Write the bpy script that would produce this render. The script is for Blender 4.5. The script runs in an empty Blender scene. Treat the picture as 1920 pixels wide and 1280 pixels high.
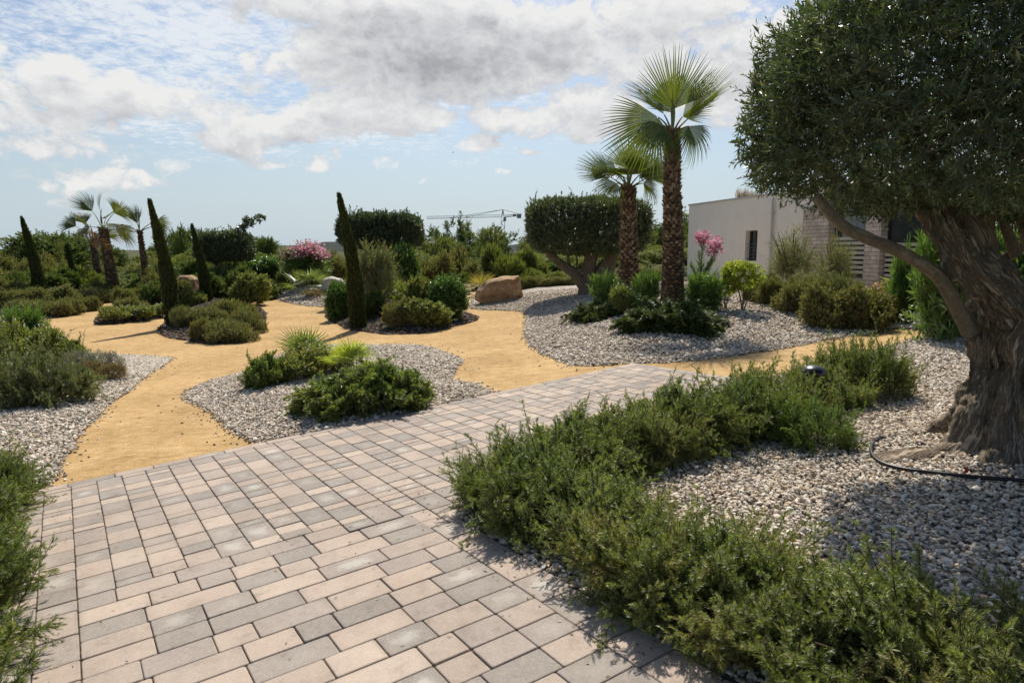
import bpy, bmesh, math, random
import numpy as np
from mathutils import Vector, Matrix, noise as mnoise, geometry as mgeo
from mathutils.bvhtree import BVHTree
R = math.radians
scene = bpy.context.scene
C = scene.collection

# ------------------------------------------------------------------ camera
FPX, CX, CY, YH, H = 1285.0, 960.0, 640.0, 468.0, 1.55
PITCH = math.atan((CY - YH) / FPX)
cam = bpy.data.cameras.new('camera')
cam.sensor_width = 36.0
cam.lens = 36.0 * FPX / 1920.0
cam.clip_start, cam.clip_end = 0.05, 20000
camo = bpy.data.objects.new('camera', cam)
C.objects.link(camo)
camo.location = (0, 0, H)
camo.rotation_euler = (math.pi / 2 - PITCH, 0, 0)
scene.camera = camo

# ------------------------------------------------------------------ light
SUN_EL, SUN_AZ = 51.0, 2.0        # azimuth from +Y towards +X
SUN_STRENGTH, SKY_STRENGTH = 4.6, 0.085
scene.view_settings.view_transform = 'Standard'
scene.view_settings.look = 'None'
scene.view_settings.exposure = 0.30
scene.view_settings.gamma = 1.0
scene.render.engine = 'CYCLES'
scene.cycles.max_bounces = 7
scene.cycles.diffuse_bounces = 3
scene.cycles.transmission_bounces = 3
scene.cycles.transparent_max_bounces = 8
scene.cycles.caustics_reflective = False
scene.cycles.caustics_refractive = False
sl = bpy.data.lights.new('sun', 'SUN')
sl.energy = SUN_STRENGTH
sl.angle = R(0.55)
sl.color = (1.0, 0.95, 0.86)
so = bpy.data.objects.new('sun', sl)
C.objects.link(so)
sdir = Vector((math.sin(R(SUN_AZ)) * math.cos(R(SUN_EL)), math.cos(R(SUN_AZ)) * math.cos(R(SUN_EL)), math.sin(R(SUN_EL))))
so.rotation_euler = sdir.to_track_quat('Z', 'Y').to_euler()
so.location = sdir * 50


class NT:
    """small helper to write node trees as expressions"""
    def __init__(s, tree):
        s.t = tree
    def n(s, kind, **kw):
        nd = s.t.nodes.new(kind)
        for k, v in kw.items():
            setattr(nd, k, v)
        return nd
    def put(s, sock, v):
        if v is None:
            return
        if isinstance(v, bpy.types.NodeSocket):
            s.t.links.new(v, sock)
        else:
            if sock.type == 'RGBA' and len(v) == 3:
                v = (*v, 1)
            sock.default_value = v
    def m(s, op, a, b=None, c=None, clamp=False):
        nd = s.n('ShaderNodeMath', operation=op, use_clamp=clamp)
        s.put(nd.inputs[0], a); s.put(nd.inputs[1], b)
        if c is not None:
            s.put(nd.inputs[2], c)
        return nd.outputs[0]
    def vm(s, op, a, b=None, out=0, scale=None):
        nd = s.n('ShaderNodeVectorMath', operation=op)
        s.put(nd.inputs[0], a); s.put(nd.inputs[1], b)
        if scale is not None:
            s.put(nd.inputs['Scale'], scale)
        return nd.outputs[out]
    def mr(s, v, a, b, c=0.0, d=1.0, smooth=True):
        nd = s.n('ShaderNodeMapRange', interpolation_type='SMOOTHSTEP' if smooth else 'LINEAR')
        for i, x in enumerate((v, a, b, c, d)):
            s.put(nd.inputs[i], x)
        return nd.outputs[0]
    def mix(s, f, a, b, blend='MIX'):
        nd = s.n('ShaderNodeMix', data_type='RGBA', blend_type=blend)
        s.put(nd.inputs[0], f); s.put(nd.inputs[6], a); s.put(nd.inputs[7], b)
        return nd.outputs[2]
    def noise(s, vec, scale, detail=4.0, rough=0.5, dist=0.0, out=0):
        nd = s.n('ShaderNodeTexNoise')
        s.put(nd.inputs['Vector'], vec)
        nd.inputs['Scale'].default_value = scale
        nd.inputs['Detail'].default_value = detail
        nd.inputs['Roughness'].default_value = rough
        nd.inputs['Distortion'].default_value = dist
        return nd.outputs[out]
    def voro(s, vec, scale, feature='F1', out='Distance', rnd=1.0):
        nd = s.n('ShaderNodeTexVoronoi', feature=feature)
        s.put(nd.inputs['Vector'], vec)
        nd.inputs['Scale'].default_value = scale
        nd.inputs['Randomness'].default_value = rnd
        return nd.outputs[out]
    def ramp(s, f, stops):
        nd = s.n('ShaderNodeValToRGB')
        e = nd.color_ramp.elements
        while len(e) < len(stops):
            e.new(0.5)
        for el, (p, c) in zip(e, stops):
            el.position = p; el.color = (*c, 1)
        s.put(nd.inputs[0], f)
        return nd.outputs[0]


def azel(px, py):
    x = (px - CX) / FPX; y = -(py - CY) / FPX
    c, s_ = math.cos(PITCH), math.sin(PITCH)
    d = Vector((x, c + y * s_, y * c - s_)).normalized()
    return math.atan2(d.x, d.y), math.asin(d.z)


def make_world():
    w = bpy.data.worlds.new('World')
    scene.world = w
    w.use_nodes = True
    nt = w.node_tree
    nt.nodes.clear()
    k = NT(nt)
    sky = k.n('ShaderNodeTexSky', sky_type='NISHITA')
    sky.sun_disc = False
    sky.sun_elevation = R(SUN_EL)
    sky.sun_rotation = R(SUN_AZ)
    sky.air_density, sky.dust_density, sky.ozone_density, sky.altitude = 1.0, 1.6, 1.6, 50
    gen = k.n('ShaderNodeTexCoord').outputs['Generated']
    sep = k.n('ShaderNodeSeparateXYZ'); k.put(sep.inputs[0], gen)
    X, Y, Z = sep.outputs
    az = k.m('ARCTAN2', X, Y)
    el = k.m('ARCSINE', Z)
    cmb = k.n('ShaderNodeCombineXYZ'); k.put(cmb.inputs[0], az); k.put(cmb.inputs[1], el)
    P = cmb.outputs[0]
    # cumulus density as a node group so that it can be sampled twice
    g = bpy.data.node_groups.new('cloud_density', 'ShaderNodeTree')
    g.interface.new_socket('P', in_out='INPUT', socket_type='NodeSocketVector')
    g.interface.new_socket('D', in_out='OUTPUT', socket_type='NodeSocketFloat')
    q = NT(g)
    gi = q.n('NodeGroupInput'); go = q.n('NodeGroupOutput')
    p = gi.outputs[0]
    warp = q.vm('SUBTRACT', q.noise(p, 9.0, 3, 0.5, out=1), (0.5, 0.5, 0.5))
    pw = q.vm('ADD', p, q.vm('MULTIPLY', warp, (0.07, 0.035, 0)))
    # (column, row, half width, half height, strength) of the main clouds, turned into directions
    blobs = [
        (820, 110, 250, 66, 1.30), (1010, 70, 210, 60, 1.05), (640, 90, 130, 55, 0.95), (720, 10, 260, 42, 1.1), (560, 120, 110, 34, .75),
        (830, 172, 130, 32, 0.8), (1200, 30, 210, 46, 1.0), (1300, 75, 120, 34, 0.85), (1210, 120, 150, 34, 0.9),
        (700, 212, 120, 40, 1.12), (560, 242, 120, 28, 0.95), (790, 225, 60, 18, 0.75), (450, 258, 90, 30, 0.98), (930, 222, 70, 26, 0.95), (900, 268, 44, 20, 0.9), (1010, 232, 80, 26, .9),
        (1110, 205, 110, 46, 1.0), (1400, 120, 130, 55, 0.95), (1340, 200, 120, 45, 0.8), (1000, 288, 60, 8, .6),
        (200, 185, 120, 38, 1.0), (110, 222, 110, 26, 0.85), (340, 200, 130, 32, 0.85), (470, 160, 90, 26, .7), (70, 268, 120, 24, 0.85), (240, 290, 150, 30, .6),
        (225, 330, 72, 20, .82), (190, 350, 80, 16, .68), (120, 380, 42, 10, 0.6), (500, 300, 160, 16, .55),
        (590, 310, 40, 19, 0.72), (725, 305, 32, 17, 0.74), (632, 292, 16, 9, 0.75), (940, 326, 26, 6, 0.7), (800, 343, 15, 7, 0.7), (870, 240, 12, 40, -.2),
        (1600, 60, 200, 90, 0.8), (-250, 150, 260, 90, 0.9), (2250, 160, 330, 90, 0.9), (1500, -250, 500, 120, 0.9), (500, -330, 400, 90, 0.8),
    ]
    acc = None
    for bx, by, bw, bh, st in blobs:
        if st < 0: continue
        a0, e0 = azel(bx, by)
        nd = q.n('ShaderNodeVectorMath', operation='MULTIPLY_ADD')
        q.put(nd.inputs[0], pw)
        sx, sy = FPX / bw, FPX / bh
        nd.inputs[1].default_value = (sx, sy, 0)
        nd.inputs[2].default_value = (-a0 * sx, -e0 * sy, 0)
        l = q.vm('DOT_PRODUCT', nd.outputs[0], nd.outputs[0], out=1)
        e_ = q.m('MULTIPLY', q.m('EXPONENT', q.m('MULTIPLY', q.m('POWER', l, 1.3), -0.50)), st)
        acc = e_ if acc is None else q.m('SMOOTH_MAX', acc, e_, 0.22)
    big = q.noise(q.vm('MULTIPLY', pw, (1.0, 1.7, 1.0)), 12.0, 2, 0.5)
    # billows: the creased noise turns edges into rounded lobes
    bn = q.noise(q.vm('MULTIPLY', pw, (1.0, 1.35, 1.0)), 15.0, 5, 0.55, 0.0)
    bl = q.m('ABSOLUTE', q.m('SUBTRACT', bn, 0.5))
    fine = q.noise(q.vm('MULTIPLY', p, (1.0, 1.4, 1.0)), 60.0, 5, 0.65, 0.0)
    var = q.m('ADD', q.m('MULTIPLY', q.m('SUBTRACT', big, 0.5), 0.8), q.m('MULTIPLY', q.m('SUBTRACT', bl, 0.07), 2.3))
    var = q.m('ADD', var, q.m('MULTIPLY', q.m('SUBTRACT', fine, 0.5), 0.55))
    d = q.m('ADD', acc, q.m('MULTIPLY', var, q.mr(acc, 0.02, 0.30, 0.12, 1.0)))
    q.put(go.inputs[0], d)

    def dens(vec):
        nd = k.n('ShaderNodeGroup'); nd.node_tree = g
        k.put(nd.inputs[0], vec)
        return nd.outputs[0]
    d0 = dens(P)
    d1 = dens(k.vm('ADD', P, (0.005, 0.024, 0.0)))
    a_c = k.mr(d0, 0.42, 0.76)
    over = k.m('MULTIPLY', k.m('MAXIMUM', d1, 0.0), 0.52)
    thick = k.m('MULTIPLY', k.m('MAXIMUM', k.m('SUBTRACT', d0, 0.85), 0.0), 0.42)
    shade = k.m('SUBTRACT', k.m('ADD', over, thick), k.m('MULTIPLY', k.mr(d0, 0.3, 1.1), 0.30))
    hx, hy = azel(850, 92)
    hv = k.vm('LENGTH', k.vm('MULTIPLY', k.vm('SUBTRACT', P, (hx, hy, 0.0)), (1 / 0.17, 1 / 0.045, 0.0)), out=1)
    shade = k.m('ADD', shade, k.mr(hv, 1.5, 0.4, 0.0, 0.13))
    ccol = k.ramp(shade, [(0.05, (1.0, 1.0, 0.99)), (0.22, (0.86, 0.87, 0.885)), (0.45, (0.68, 0.69, 0.715)), (0.68, (0.48, 0.49, 0.52)), (0.95, (0.36, 0.37, 0.40))])
    # high thin altocumulus field
    zz = k.m('ADD', k.m('MAXIMUM', Z, 0.0), 0.10)
    pl = k.n('ShaderNodeCombineXYZ')
    k.put(pl.inputs[0], k.m('DIVIDE', X, zz)); k.put(pl.inputs[1], k.m('DIVIDE', Y, zz))
    pv = pl.outputs[0]
    ac1 = k.noise(pv, 15.0, 8, 0.66, 0.35)
    ac2 = k.noise(pv, 1.5, 3, 0.5, 0.2)
    acd = k.m('ADD', k.m('MULTIPLY', k.m('SUBTRACT', ac1, 0.5), 1.7), k.m('MULTIPLY', k.m('SUBTRACT', ac2, 0.5), 1.6))
    left = k.mr(az, 0.30, -0.25, -0.25, 0.16)
    band = k.mr(el, 0.07, 0.17, -0.75, 0.0)
    a_h = k.mr(k.m('ADD', k.m('ADD', acd, left), band), -0.16, 0.46)
    # cloud field lies ahead; cleared overhead and behind, out of view, to lower fill light
    a_h = k.m('MULTIPLY', a_h, k.m('MULTIPLY', k.mr(k.m('ABSOLUTE', az), 0.9, 1.4, 0.86, 0.04), k.mr(el, 0.45, 0.8, 1.0, 0.1)))
    # faint veil towards the horizon
    veil = k.mr(el, 0.26, -0.02, 0.0, 0.85)
    S = 1.0 / SKY_STRENGTH
    base = k.mix(1.0, sky.outputs[0], (0.90, 0.95, 0.99), 'MULTIPLY')
    base = k.mix(veil, base, (0.44 * S, 0.535 * S, 0.61 * S))
    c1 = k.mix(a_h, base, (0.67 * S, 0.70 * S, 0.73 * S))
    cc = k.vm('SCALE', ccol, scale=0.69 * S)
    c2 = k.mix(a_c, c1, cc)
    bg = k.n('ShaderNodeBackground')
    k.put(bg.inputs[0], c2)
    bg.inputs[1].default_value = SKY_STRENGTH
    out = k.n('ShaderNodeOutputWorld')
    nt.links.new(bg.outputs[0], out.inputs[0])
    w.cycles.sampling_method = 'MANUAL'
    w.cycles.sample_map_resolution = 1024


make_world()

# ------------------------------------------------------------------ terrain
PA, PB = 0.068035, 0.004824      # slope of the paved plane, found from its joints


def _S(x):
    x = np.asarray(x, float)
    r = np.where(x > 4.2, 4.2 + 2.4 * (1 - np.exp(-(np.maximum(x, 4.2) - 4.2) / 2.4)), x)
    return np.where(x < -4.0, -4.0 - 1.6 * (1 - np.exp((np.minimum(x, -4.0) + 4.0) / 1.6)), r)


def h0(x, y):
    x = np.asarray(x, float); y = np.asarray(y, float)
    return PA * _S(x) + PB * np.minimum(y, 30)


def ray(px, py):
    x = (px - CX) / FPX; y = -(py - CY) / FPX
    c, s = math.cos(PITCH), math.sin(PITCH)
    return np.array([x, c + y * s, y * c - s])


MOUNDS = []      # filled by the beds: (polygon, height, run)


def seg_dist(P, poly):
    P = np.asarray(P, float); A = np.asarray(poly, float); B = np.roll(A, -1, 0)
    best = np.full(len(P), 1e9)
    for a, b in zip(A, B):
        ab = b - a
        t = np.clip(((P - a) @ ab) / max(ab @ ab, 1e-9), 0, 1)
        best = np.minimum(best, np.hypot(*(P - (a + t[:, None] * ab)).T))
    return best


def inside(P, poly):
    P = np.asarray(P, float); A = np.asarray(poly, float)
    x, y = P[:, 0], P[:, 1]
    r = np.zeros(len(P), bool)
    j = len(A) - 1
    for i in range(len(A)):
        xi, yi = A[i]; xj, yj = A[j]
        c = ((yi > y) != (yj > y)) & (x < (xj - xi) * (y - yi) / (yj - yi + 1e-12) + xi)
        r ^= c
        j = i
    return r


def mound(x, y):
    P = np.stack([np.ravel(x), np.ravel(y)], 1).astype(float)
    z = np.zeros(len(P))
    for poly, hh, run in MOUNDS:
        ins = inside(P, poly)
        if ins.any():
            d = seg_dist(P[ins], poly)
            t = np.clip(d / run, 0, 1)
            z[ins] += hh * t * t * (3 - 2 * t)
    for cx_, cy_, r_, hh in HUMPS:
        z += hh * np.exp(-((P[:, 0] - cx_) ** 2 + (P[:, 1] - cy_) ** 2) / (r_ * r_))
    return z.reshape(np.shape(x))


HUMPS = []


def gz(x, y):
    return h0(x, y) + mound(x, y)


def G(px, py, m=True):
    """where the sight line through a point of the photo meets the terrain"""
    d = ray(px, py)
    f = gz if m else h0
    t0, t1 = 1.0, 90.0
    ts = np.concatenate([np.linspace(1, 30, 291), np.linspace(30.2, 140, 300)])
    pts = np.outer(ts, d) + [0, 0, H]
    dz = pts[:, 2] - f(pts[:, 0], pts[:, 1])
    neg = np.where(dz <= 0)[0]
    if len(neg) == 0:
        i = len(ts) - 1
    else:
        i = neg[0]
    if i > 0 and dz[i] <= 0:
        a, b = dz[i - 1], dz[i]
        t = ts[i - 1] + (ts[i] - ts[i - 1]) * a / (a - b + 1e-12)
    else:
        t = ts[i]
    p = d * t + [0, 0, H]
    return np.array([p[0], p[1], float(f(p[0], p[1]))])


def W3(px, py, D):
    """point at forward distance D on a sight line"""
    d = ray(px, py)
    return d * (D / d[1]) + [0, 0, H]


_A = ray(111, 520); AU = _A / np.linalg.norm(_A)
_B = ray(2950, 325); BU = _B / np.linalg.norm(_B)
NU = np.cross(BU, AU)
P0 = (lambda d: d * (H / (PA * d[0] + PB * d[1] - d[2])) + [0, 0, H])(ray(144.4, 1122.5))


def UV(u, v, w=0.0):
    return P0 + u * BU + v * AU + w * NU


def polyxy(pxs, extra_uv=(), pre_xy=(), post_xy=()):
    out = [tuple(p) for p in pre_xy]
    out += [tuple(G(a, b, False)[:2]) for a, b in pxs]
    out += [tuple(UV(a, b)[:2]) for a, b in extra_uv]
    out += [tuple(p) for p in post_xy]
    return out


def smooth_poly(poly, step=0.12, jit=0.0, seed=1):
    """resample a polygon with rounded corners and a ragged edge"""
    P = np.array(poly)
    for _ in range(2):
        Q = np.roll(P, -1, 0)
        P = np.stack([P * 0.78 + Q * 0.22, P * 0.22 + Q * 0.78], 1).reshape(-1, 2)
    out = []
    rr = np.random.default_rng(seed)
    for a, b in zip(P, np.roll(P, -1, 0)):
        L = np.hypot(*(b - a)); n = max(1, int(L / step))
        for i in range(n):
            out.append(a + (b - a) * i / n)
    out = np.array(out)
    if jit:
        out += rr.normal(0, jit, out.shape)
    return out


# ------------------------------------------------------------------ mesh helpers
def mesh_obj(name, V, F, mats=(), midx=None, parent=None, smooth=False, attrs=None, uv=None, link=True):
    """V (n,3); F a list of index arrays, each (m,k)"""
    me = bpy.data.meshes.new(name)
    V = np.asarray(V, np.float32)
    F = [np.asarray(f, np.int32) for f in F if len(f)]
    nl = sum(f.size for f in F); nf = sum(len(f) for f in F)
    me.vertices.add(len(V)); me.loops.add(nl); me.polygons.add(nf)
    me.vertices.foreach_set('co', V.ravel())
    li = np.concatenate([f.ravel() for f in F])
    me.loops.foreach_set('vertex_index', li)
    tot = np.concatenate([np.full(len(f), f.shape[1], np.int32) for f in F])
    me.polygons.foreach_set('loop_start', np.concatenate([[0], np.cumsum(tot)[:-1]]).astype(np.int32))
    for m in mats:
        me.materials.append(m)
    if midx is not None:
        me.polygons.foreach_set('material_index', np.asarray(midx, np.int32))
    if smooth:
        me.polygons.foreach_set('use_smooth', np.ones(nf, bool))
    else:
        me.polygons.foreach_set('use_smooth', np.zeros(nf, bool))
    if attrs:
        for an, arr in attrs.items():
            at = me.attributes.new(an, 'FLOAT_VECTOR', 'POINT')
            at.data.foreach_set('vector', np.asarray(arr, np.float32).ravel())
    if uv is not None:
        ul = me.uv_layers.new(name='UVMap')
        ul.data.foreach_set('uv', np.asarray(uv, np.float32)[li].ravel())
    me.update(calc_edges=True)
    o = bpy.data.objects.new(name, me)
    if link:
        C.objects.link(o)
    if parent is not None:
        o.parent = parent
    return o


def tag(o, label=None, cat=None, group=None, kind=None):
    if label: o['label'] = label
    if cat: o['category'] = cat
    if group: o['group'] = group
    if kind: o['kind'] = kind
    return o


def empty(name, loc, rz=0.0, sc=1.0):
    o = bpy.data.objects.new(name, None)
    o.empty_display_size = 0.2
    C.objects.link(o)
    o.location = loc; o.rotation_euler = (0, 0, rz)
    o.scale = (sc, sc, sc) if np.isscalar(sc) else sc
    return o


class MB:
    """collects vertices and faces for one mesh"""
    def __init__(s):
        s.V = []; s.F = {}; s.n = 0; s.UV = []; s.M = {}
    def add(s, V, F, mi=0, uv=None):
        V = np.asarray(V, float)
        F = np.asarray(F, int)
        if F.ndim == 1: F = F[None]
        s.V.append(V)
        s.UV.append(np.zeros((len(V), 2)) if uv is None else uv)
        s.F.setdefault(F.shape[1], []).append(F + s.n)
        s.M.setdefault(F.shape[1], []).append(np.full(len(F), mi))
        s.n += len(V)
    def box(s, c, d, rz=0.0, mi=0, ax=None):
        x, y, z = d[0] / 2, d[1] / 2, d[2] / 2
        V = np.array([[a, b, e] for e in (-z, z) for b in (-y, y) for a in (-x, x)], float)
        if ax is not None:
            V = V @ np.array(ax)
        elif rz:
            cr, sr = math.cos(rz), math.sin(rz)
            V = V @ np.array([[cr, sr, 0], [-sr, cr, 0], [0, 0, 1]])
        s.add(V + np.array(c), [[0, 2, 3, 1], [4, 5, 7, 6], [0, 1, 5, 4], [2, 6, 7, 3], [0, 4, 6, 2], [1, 3, 7, 5]], mi)
    def bar(s, a, b, w, mi=0):
        a = np.array(a, float); b = np.array(b, float); d = b - a; L = np.linalg.norm(d)
        z = d / L; x = np.cross(z, [0.1, 0.3, 1.0] if abs(z[2]) < 0.9 else [1, 0, 0]); x /= np.linalg.norm(x); y = np.cross(z, x)
        s.box((a + b) / 2, (w, w, L), mi=mi, ax=[x, y, z])
    def tube(s, path, rad, seg=10, mi=0, shape=None, close=True, vlen=1.0):
        V, F, uv = tube(path, rad, seg, shape, vlen)
        s.add(V, F, mi, uv)
        if close:
            n = len(path)
            s.add(V[-seg:], np.arange(seg)[None], mi, uv[-seg:])
    def build(s, name, mats, parent=None, smooth=False, uv=False):
        F = []; mi = []
        for k in s.F:
            F.append(np.concatenate(s.F[k])); mi.append(np.concatenate(s.M[k]))
        return mesh_obj(name, np.concatenate(s.V), F, mats if isinstance(mats, (list, tuple)) else [mats], np.concatenate(mi), parent, smooth, uv=np.concatenate(s.UV) if uv else None)


def unit(a):
    return a / np.maximum(np.linalg.norm(a, axis=-1, keepdims=True), 1e-9)


def spline(pts, n):
    P = np.array(pts, float)
    if len(P) < 3:
        return P[0] + (P[1] - P[0]) * np.linspace(0, 1, n)[:, None]
    Q = np.vstack([2 * P[0] - P[1], P, 2 * P[-1] - P[-2]])
    out = []
    for t in np.linspace(0, len(P) - 1 - 1e-6, n):
        i = int(t); u = t - i
        a, b, c, d = Q[i:i + 4]
        out.append(0.5 * ((2 * b) + (c - a) * u + (2 * a - 5 * b + 4 * c - d) * u * u + (3 * b - a - 3 * c + d) * u ** 3))
    return np.array(out)


def tube(path, rad, seg=10, shape=None, vlen=1.0):
    path = np.array(path, float); n = len(path)
    rad = np.interp(np.linspace(0, 1, n), np.linspace(0, 1, len(rad)), rad) if len(rad) != n else np.array(rad)
    T = unit(np.gradient(path, axis=0))
    X = np.zeros((n, 3)); x = np.cross(T[0], [0, 1, 0.2]); x /= np.linalg.norm(x)
    for i in range(n):
        x = x - T[i] * (x @ T[i]); x /= np.linalg.norm(x); X[i] = x
    Y = np.cross(T, X)
    th = np.linspace(0, 2 * math.pi, seg, endpoint=False)
    sl_ = np.concatenate([[0], np.cumsum(np.linalg.norm(np.diff(path, axis=0), axis=1))])
    rr = rad[:, None] * np.ones(seg)
    if shape is not None:
        rr = rr * shape(th[None, :], np.linspace(0, 1, n)[:, None])
    V = path[:, None] + rr[..., None] * (np.cos(th)[None, :, None] * X[:, None] + np.sin(th)[None, :, None] * Y[:, None])
    i = np.arange(n - 1)[:, None] * seg; j = np.arange(seg)[None]; j2 = (j + 1) % seg
    F = np.stack([i + j, i + j2, i + seg + j2, i + seg + j], -1).reshape(-1, 4)
    uu = np.abs(th / math.pi - 1)      # mirrored so that it has no seam
    uv = np.stack([np.broadcast_to(uu * rad.mean() * math.pi, (n, seg)), np.broadcast_to(sl_[:, None] * vlen, (n, seg))], -1).reshape(-1, 2)
    return V.reshape(-1, 3), F, uv


# ------------------------------------------------------------------ materials
MATS = {}


def mat(name, fn):
    if name in MATS:
        return MATS[name]
    m = bpy.data.materials.new(name)
    m.use_nodes = True
    m.node_tree.nodes.clear()
    k = NT(m.node_tree)
    out = k.n('ShaderNodeOutputMaterial')
    r = fn(k)
    m.node_tree.links.new(r, out.inputs['Surface'])
    MATS[name] = m
    return m


def principled(k, col, rough=0.8, spec=0.3, bump=None, bstr=0.3, bdist=0.01, metal=0.0):
    b = k.n('ShaderNodeBsdfPrincipled')
    k.put(b.inputs['Base Color'], col)
    k.put(b.inputs['Roughness'], rough)
    b.inputs['Specular IOR Level'].default_value = spec
    b.inputs['Metallic'].default_value = metal
    if bump is not None:
        bn = k.n('ShaderNodeBump')
        bn.inputs['Strength'].default_value = bstr
        bn.inputs['Distance'].default_value = bdist
        k.put(bn.inputs['Height'], bump)
        k.put(b.inputs['Normal'], bn.outputs[0])
    return b


LEAF_GAIN = 1.85


def leaf_mat(name, cols, trans=0.35, rough=0.5, spec=0.35, under=None, patch=0.0, tint=(1.35, 1.5, 0.55)):
    """cols: list of (position, colour) met at random from leaf to leaf"""
    g = LEAF_GAIN * (1.22 if 'rosemary' in name else (.85 if any(w in name for w in ('cypress', 'olive_leaf', 'trailing', 'oleander')) else 1.0)) if max(cols[0][1]) < .09 else (1.4 if max(cols[0][1]) < .2 else 1.0)
    cols = [(p, tuple(min(.85, x * g) for x in c)) for p, c in cols]
    def fn(k):
        geo = k.n('ShaderNodeNewGeometry')
        oi = k.n('ShaderNodeObjectInfo')
        rnd = geo.outputs['Random Per Island']
        # clumps of differing age: a slow drift through the plant
        tc = k.n('ShaderNodeTexCoord').outputs['Object']
        nz = k.noise(tc, 5.0 if patch >= 0 else 1.0, 2, 0.5)
        f = k.m('ADD', rnd, k.m('MULTIPLY', k.m('SUBTRACT', nz, 0.5), 1.3), clamp=True)
        f = k.m('ADD', f, k.m('MULTIPLY', k.m('SUBTRACT', oi.outputs['Random'], 0.5), 0.16), clamp=True)
        col = k.ramp(f, cols)
        if under is not None:
            col = k.mix(k.m('MULTIPLY', geo.outputs['Backfacing'], 0.35), col, under)
        b = principled(k, col, rough, spec)
        tr = k.n('ShaderNodeBsdfTranslucent')
        k.put(tr.inputs[0], k.mix(1.0, col, tint, 'MULTIPLY'))
        ms = k.n('ShaderNodeMixShader')
        ms.inputs[0].default_value = trans
        k.t.links.new(b.outputs[0], ms.inputs[1]); k.t.links.new(tr.outputs[0], ms.inputs[2])
        return ms.outputs[0]
    return mat(name, fn)


def simple(name, col, rough=0.6, spec=0.3, metal=0.0, nscale=0, namp=0.15, bstr=0.0, bdist=0.01):
    def fn(k):
        c = col; bump = None
        if nscale:
            tc = k.n('ShaderNodeTexCoord').outputs['Object']
            nz = k.noise(tc, nscale, 6, 0.6)
            c = k.mix(nz, tuple(x * (1 - namp) for x in col), tuple(min(1, x * (1 + namp)) for x in col))
            bump = nz if bstr else None
        return principled(k, c, rough, spec, bump, bstr, bdist, metal).outputs[0]
    return mat(name, fn)


def m_paver(k):
    at = k.n('ShaderNodeAttribute', attribute_name='pv').outputs['Vector']
    sp = k.n('ShaderNodeSeparateXYZ'); k.put(sp.inputs[0], at)
    typ, rnd, eff = sp.outputs
    uvn = k.n('ShaderNodeUVMap')
    tc = k.n('ShaderNodeTexCoord').outputs['Object']
    pink = k.ramp(rnd, [(0.0, (0.355, 0.284, 0.232)), (0.35, (0.40, 0.317, 0.256)), (0.7, (0.425, 0.334, 0.266)), (1.0, (0.465, 0.378, 0.302))])
    grey = k.ramp(rnd, [(0.0, (0.262, 0.226, 0.195)), (0.4, (0.298, 0.256, 0.220)), (0.75, (0.325, 0.268, 0.228)), (1.0, (0.36, 0.300, 0.256))])
    c = k.mix(typ, pink, grey)
    # lime bloom in the middle of many blocks
    cen = k.vm('LENGTH', k.vm('SUBTRACT', uvn.outputs[0], (0.5, 0.5, 0)), out=1)
    nb = k.noise(tc, 28, 5, 0.65)
    bl = k.mr(k.m('ADD', cen, k.m('MULTIPLY', k.m('SUBTRACT', nb, 0.5), 0.55)), 0.40, 0.10)
    c = k.mix(k.m('MULTIPLY', bl, k.m('MULTIPLY', eff, 0.5)), c, (0.56, 0.54, 0.47))
    fine = k.noise(tc, 420, 3, 0.7)
    mid = k.noise(tc, 60, 4, 0.6)
    c = k.mix(1.0, c, k.ramp(fine, [(0.25, (0.55, 0.54, 0.53)), (0.5, (1, 1, 1)), (0.72, (1.4, 1.38, 1.33))]), 'MULTIPLY')
    c = k.mix(k.mr(mid, 0.4, 0.7, 0.0, 0.16), c, (0.56, 0.50, 0.42))
    # dirt that gathers towards the joints, in patches
    edge = k.n('ShaderNodeSeparateXYZ'); k.put(edge.inputs[0], k.vm('ABSOLUTE', k.vm('SUBTRACT', uvn.outputs[0], (0.5, 0.5, 0))))
    em = k.m('MAXIMUM', edge.outputs[0], edge.outputs[1])
    dirt = k.m('MULTIPLY', k.mr(em, 0.38, 0.5), k.mr(k.noise(tc, 2.2, 3, 0.6), 0.45, 0.7, 0.05, 0.45))
    c = k.mix(dirt, c, (0.20, 0.165, 0.125))
    broad = k.noise(tc, 1.1, 5, 0.65)
    c = k.mix(1.0, c, k.ramp(broad, [(0.3, (0.80, 0.785, 0.77)), (0.5, (0.97, 0.97, 0.97)), (0.7, (1.09, 1.09, 1.08))]), 'MULTIPLY')
    blot = k.noise(tc, 9, 5, 0.7)
    c = k.mix(1.0, c, k.ramp(blot, [(0.30, (0.80, 0.79, 0.77)), (0.45, (1.0, 1.0, 1.0)), (0.72, (1.10, 1.10, 1.09))]), 'MULTIPLY')
    hgt = k.m('ADD', k.m('MULTIPLY', fine, 0.6), mid)
    return principled(k, c, 0.85, 0.25, hgt, 0.35, 0.002).outputs[0]


def m_joint(k):
    tc = k.n('ShaderNodeTexCoord').outputs['Object']
    n1 = k.noise(tc, 9, 4, 0.6)
    c = k.ramp(n1, [(0.3, (0.055, 0.04, 0.03)), (0.55, (0.12, 0.09, 0.06)), (0.75, (0.27, 0.20, 0.12))])
    return principled(k, c, 0.95, 0.1, k.noise(tc, 300, 3), 0.6, 0.003).outputs[0]


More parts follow.
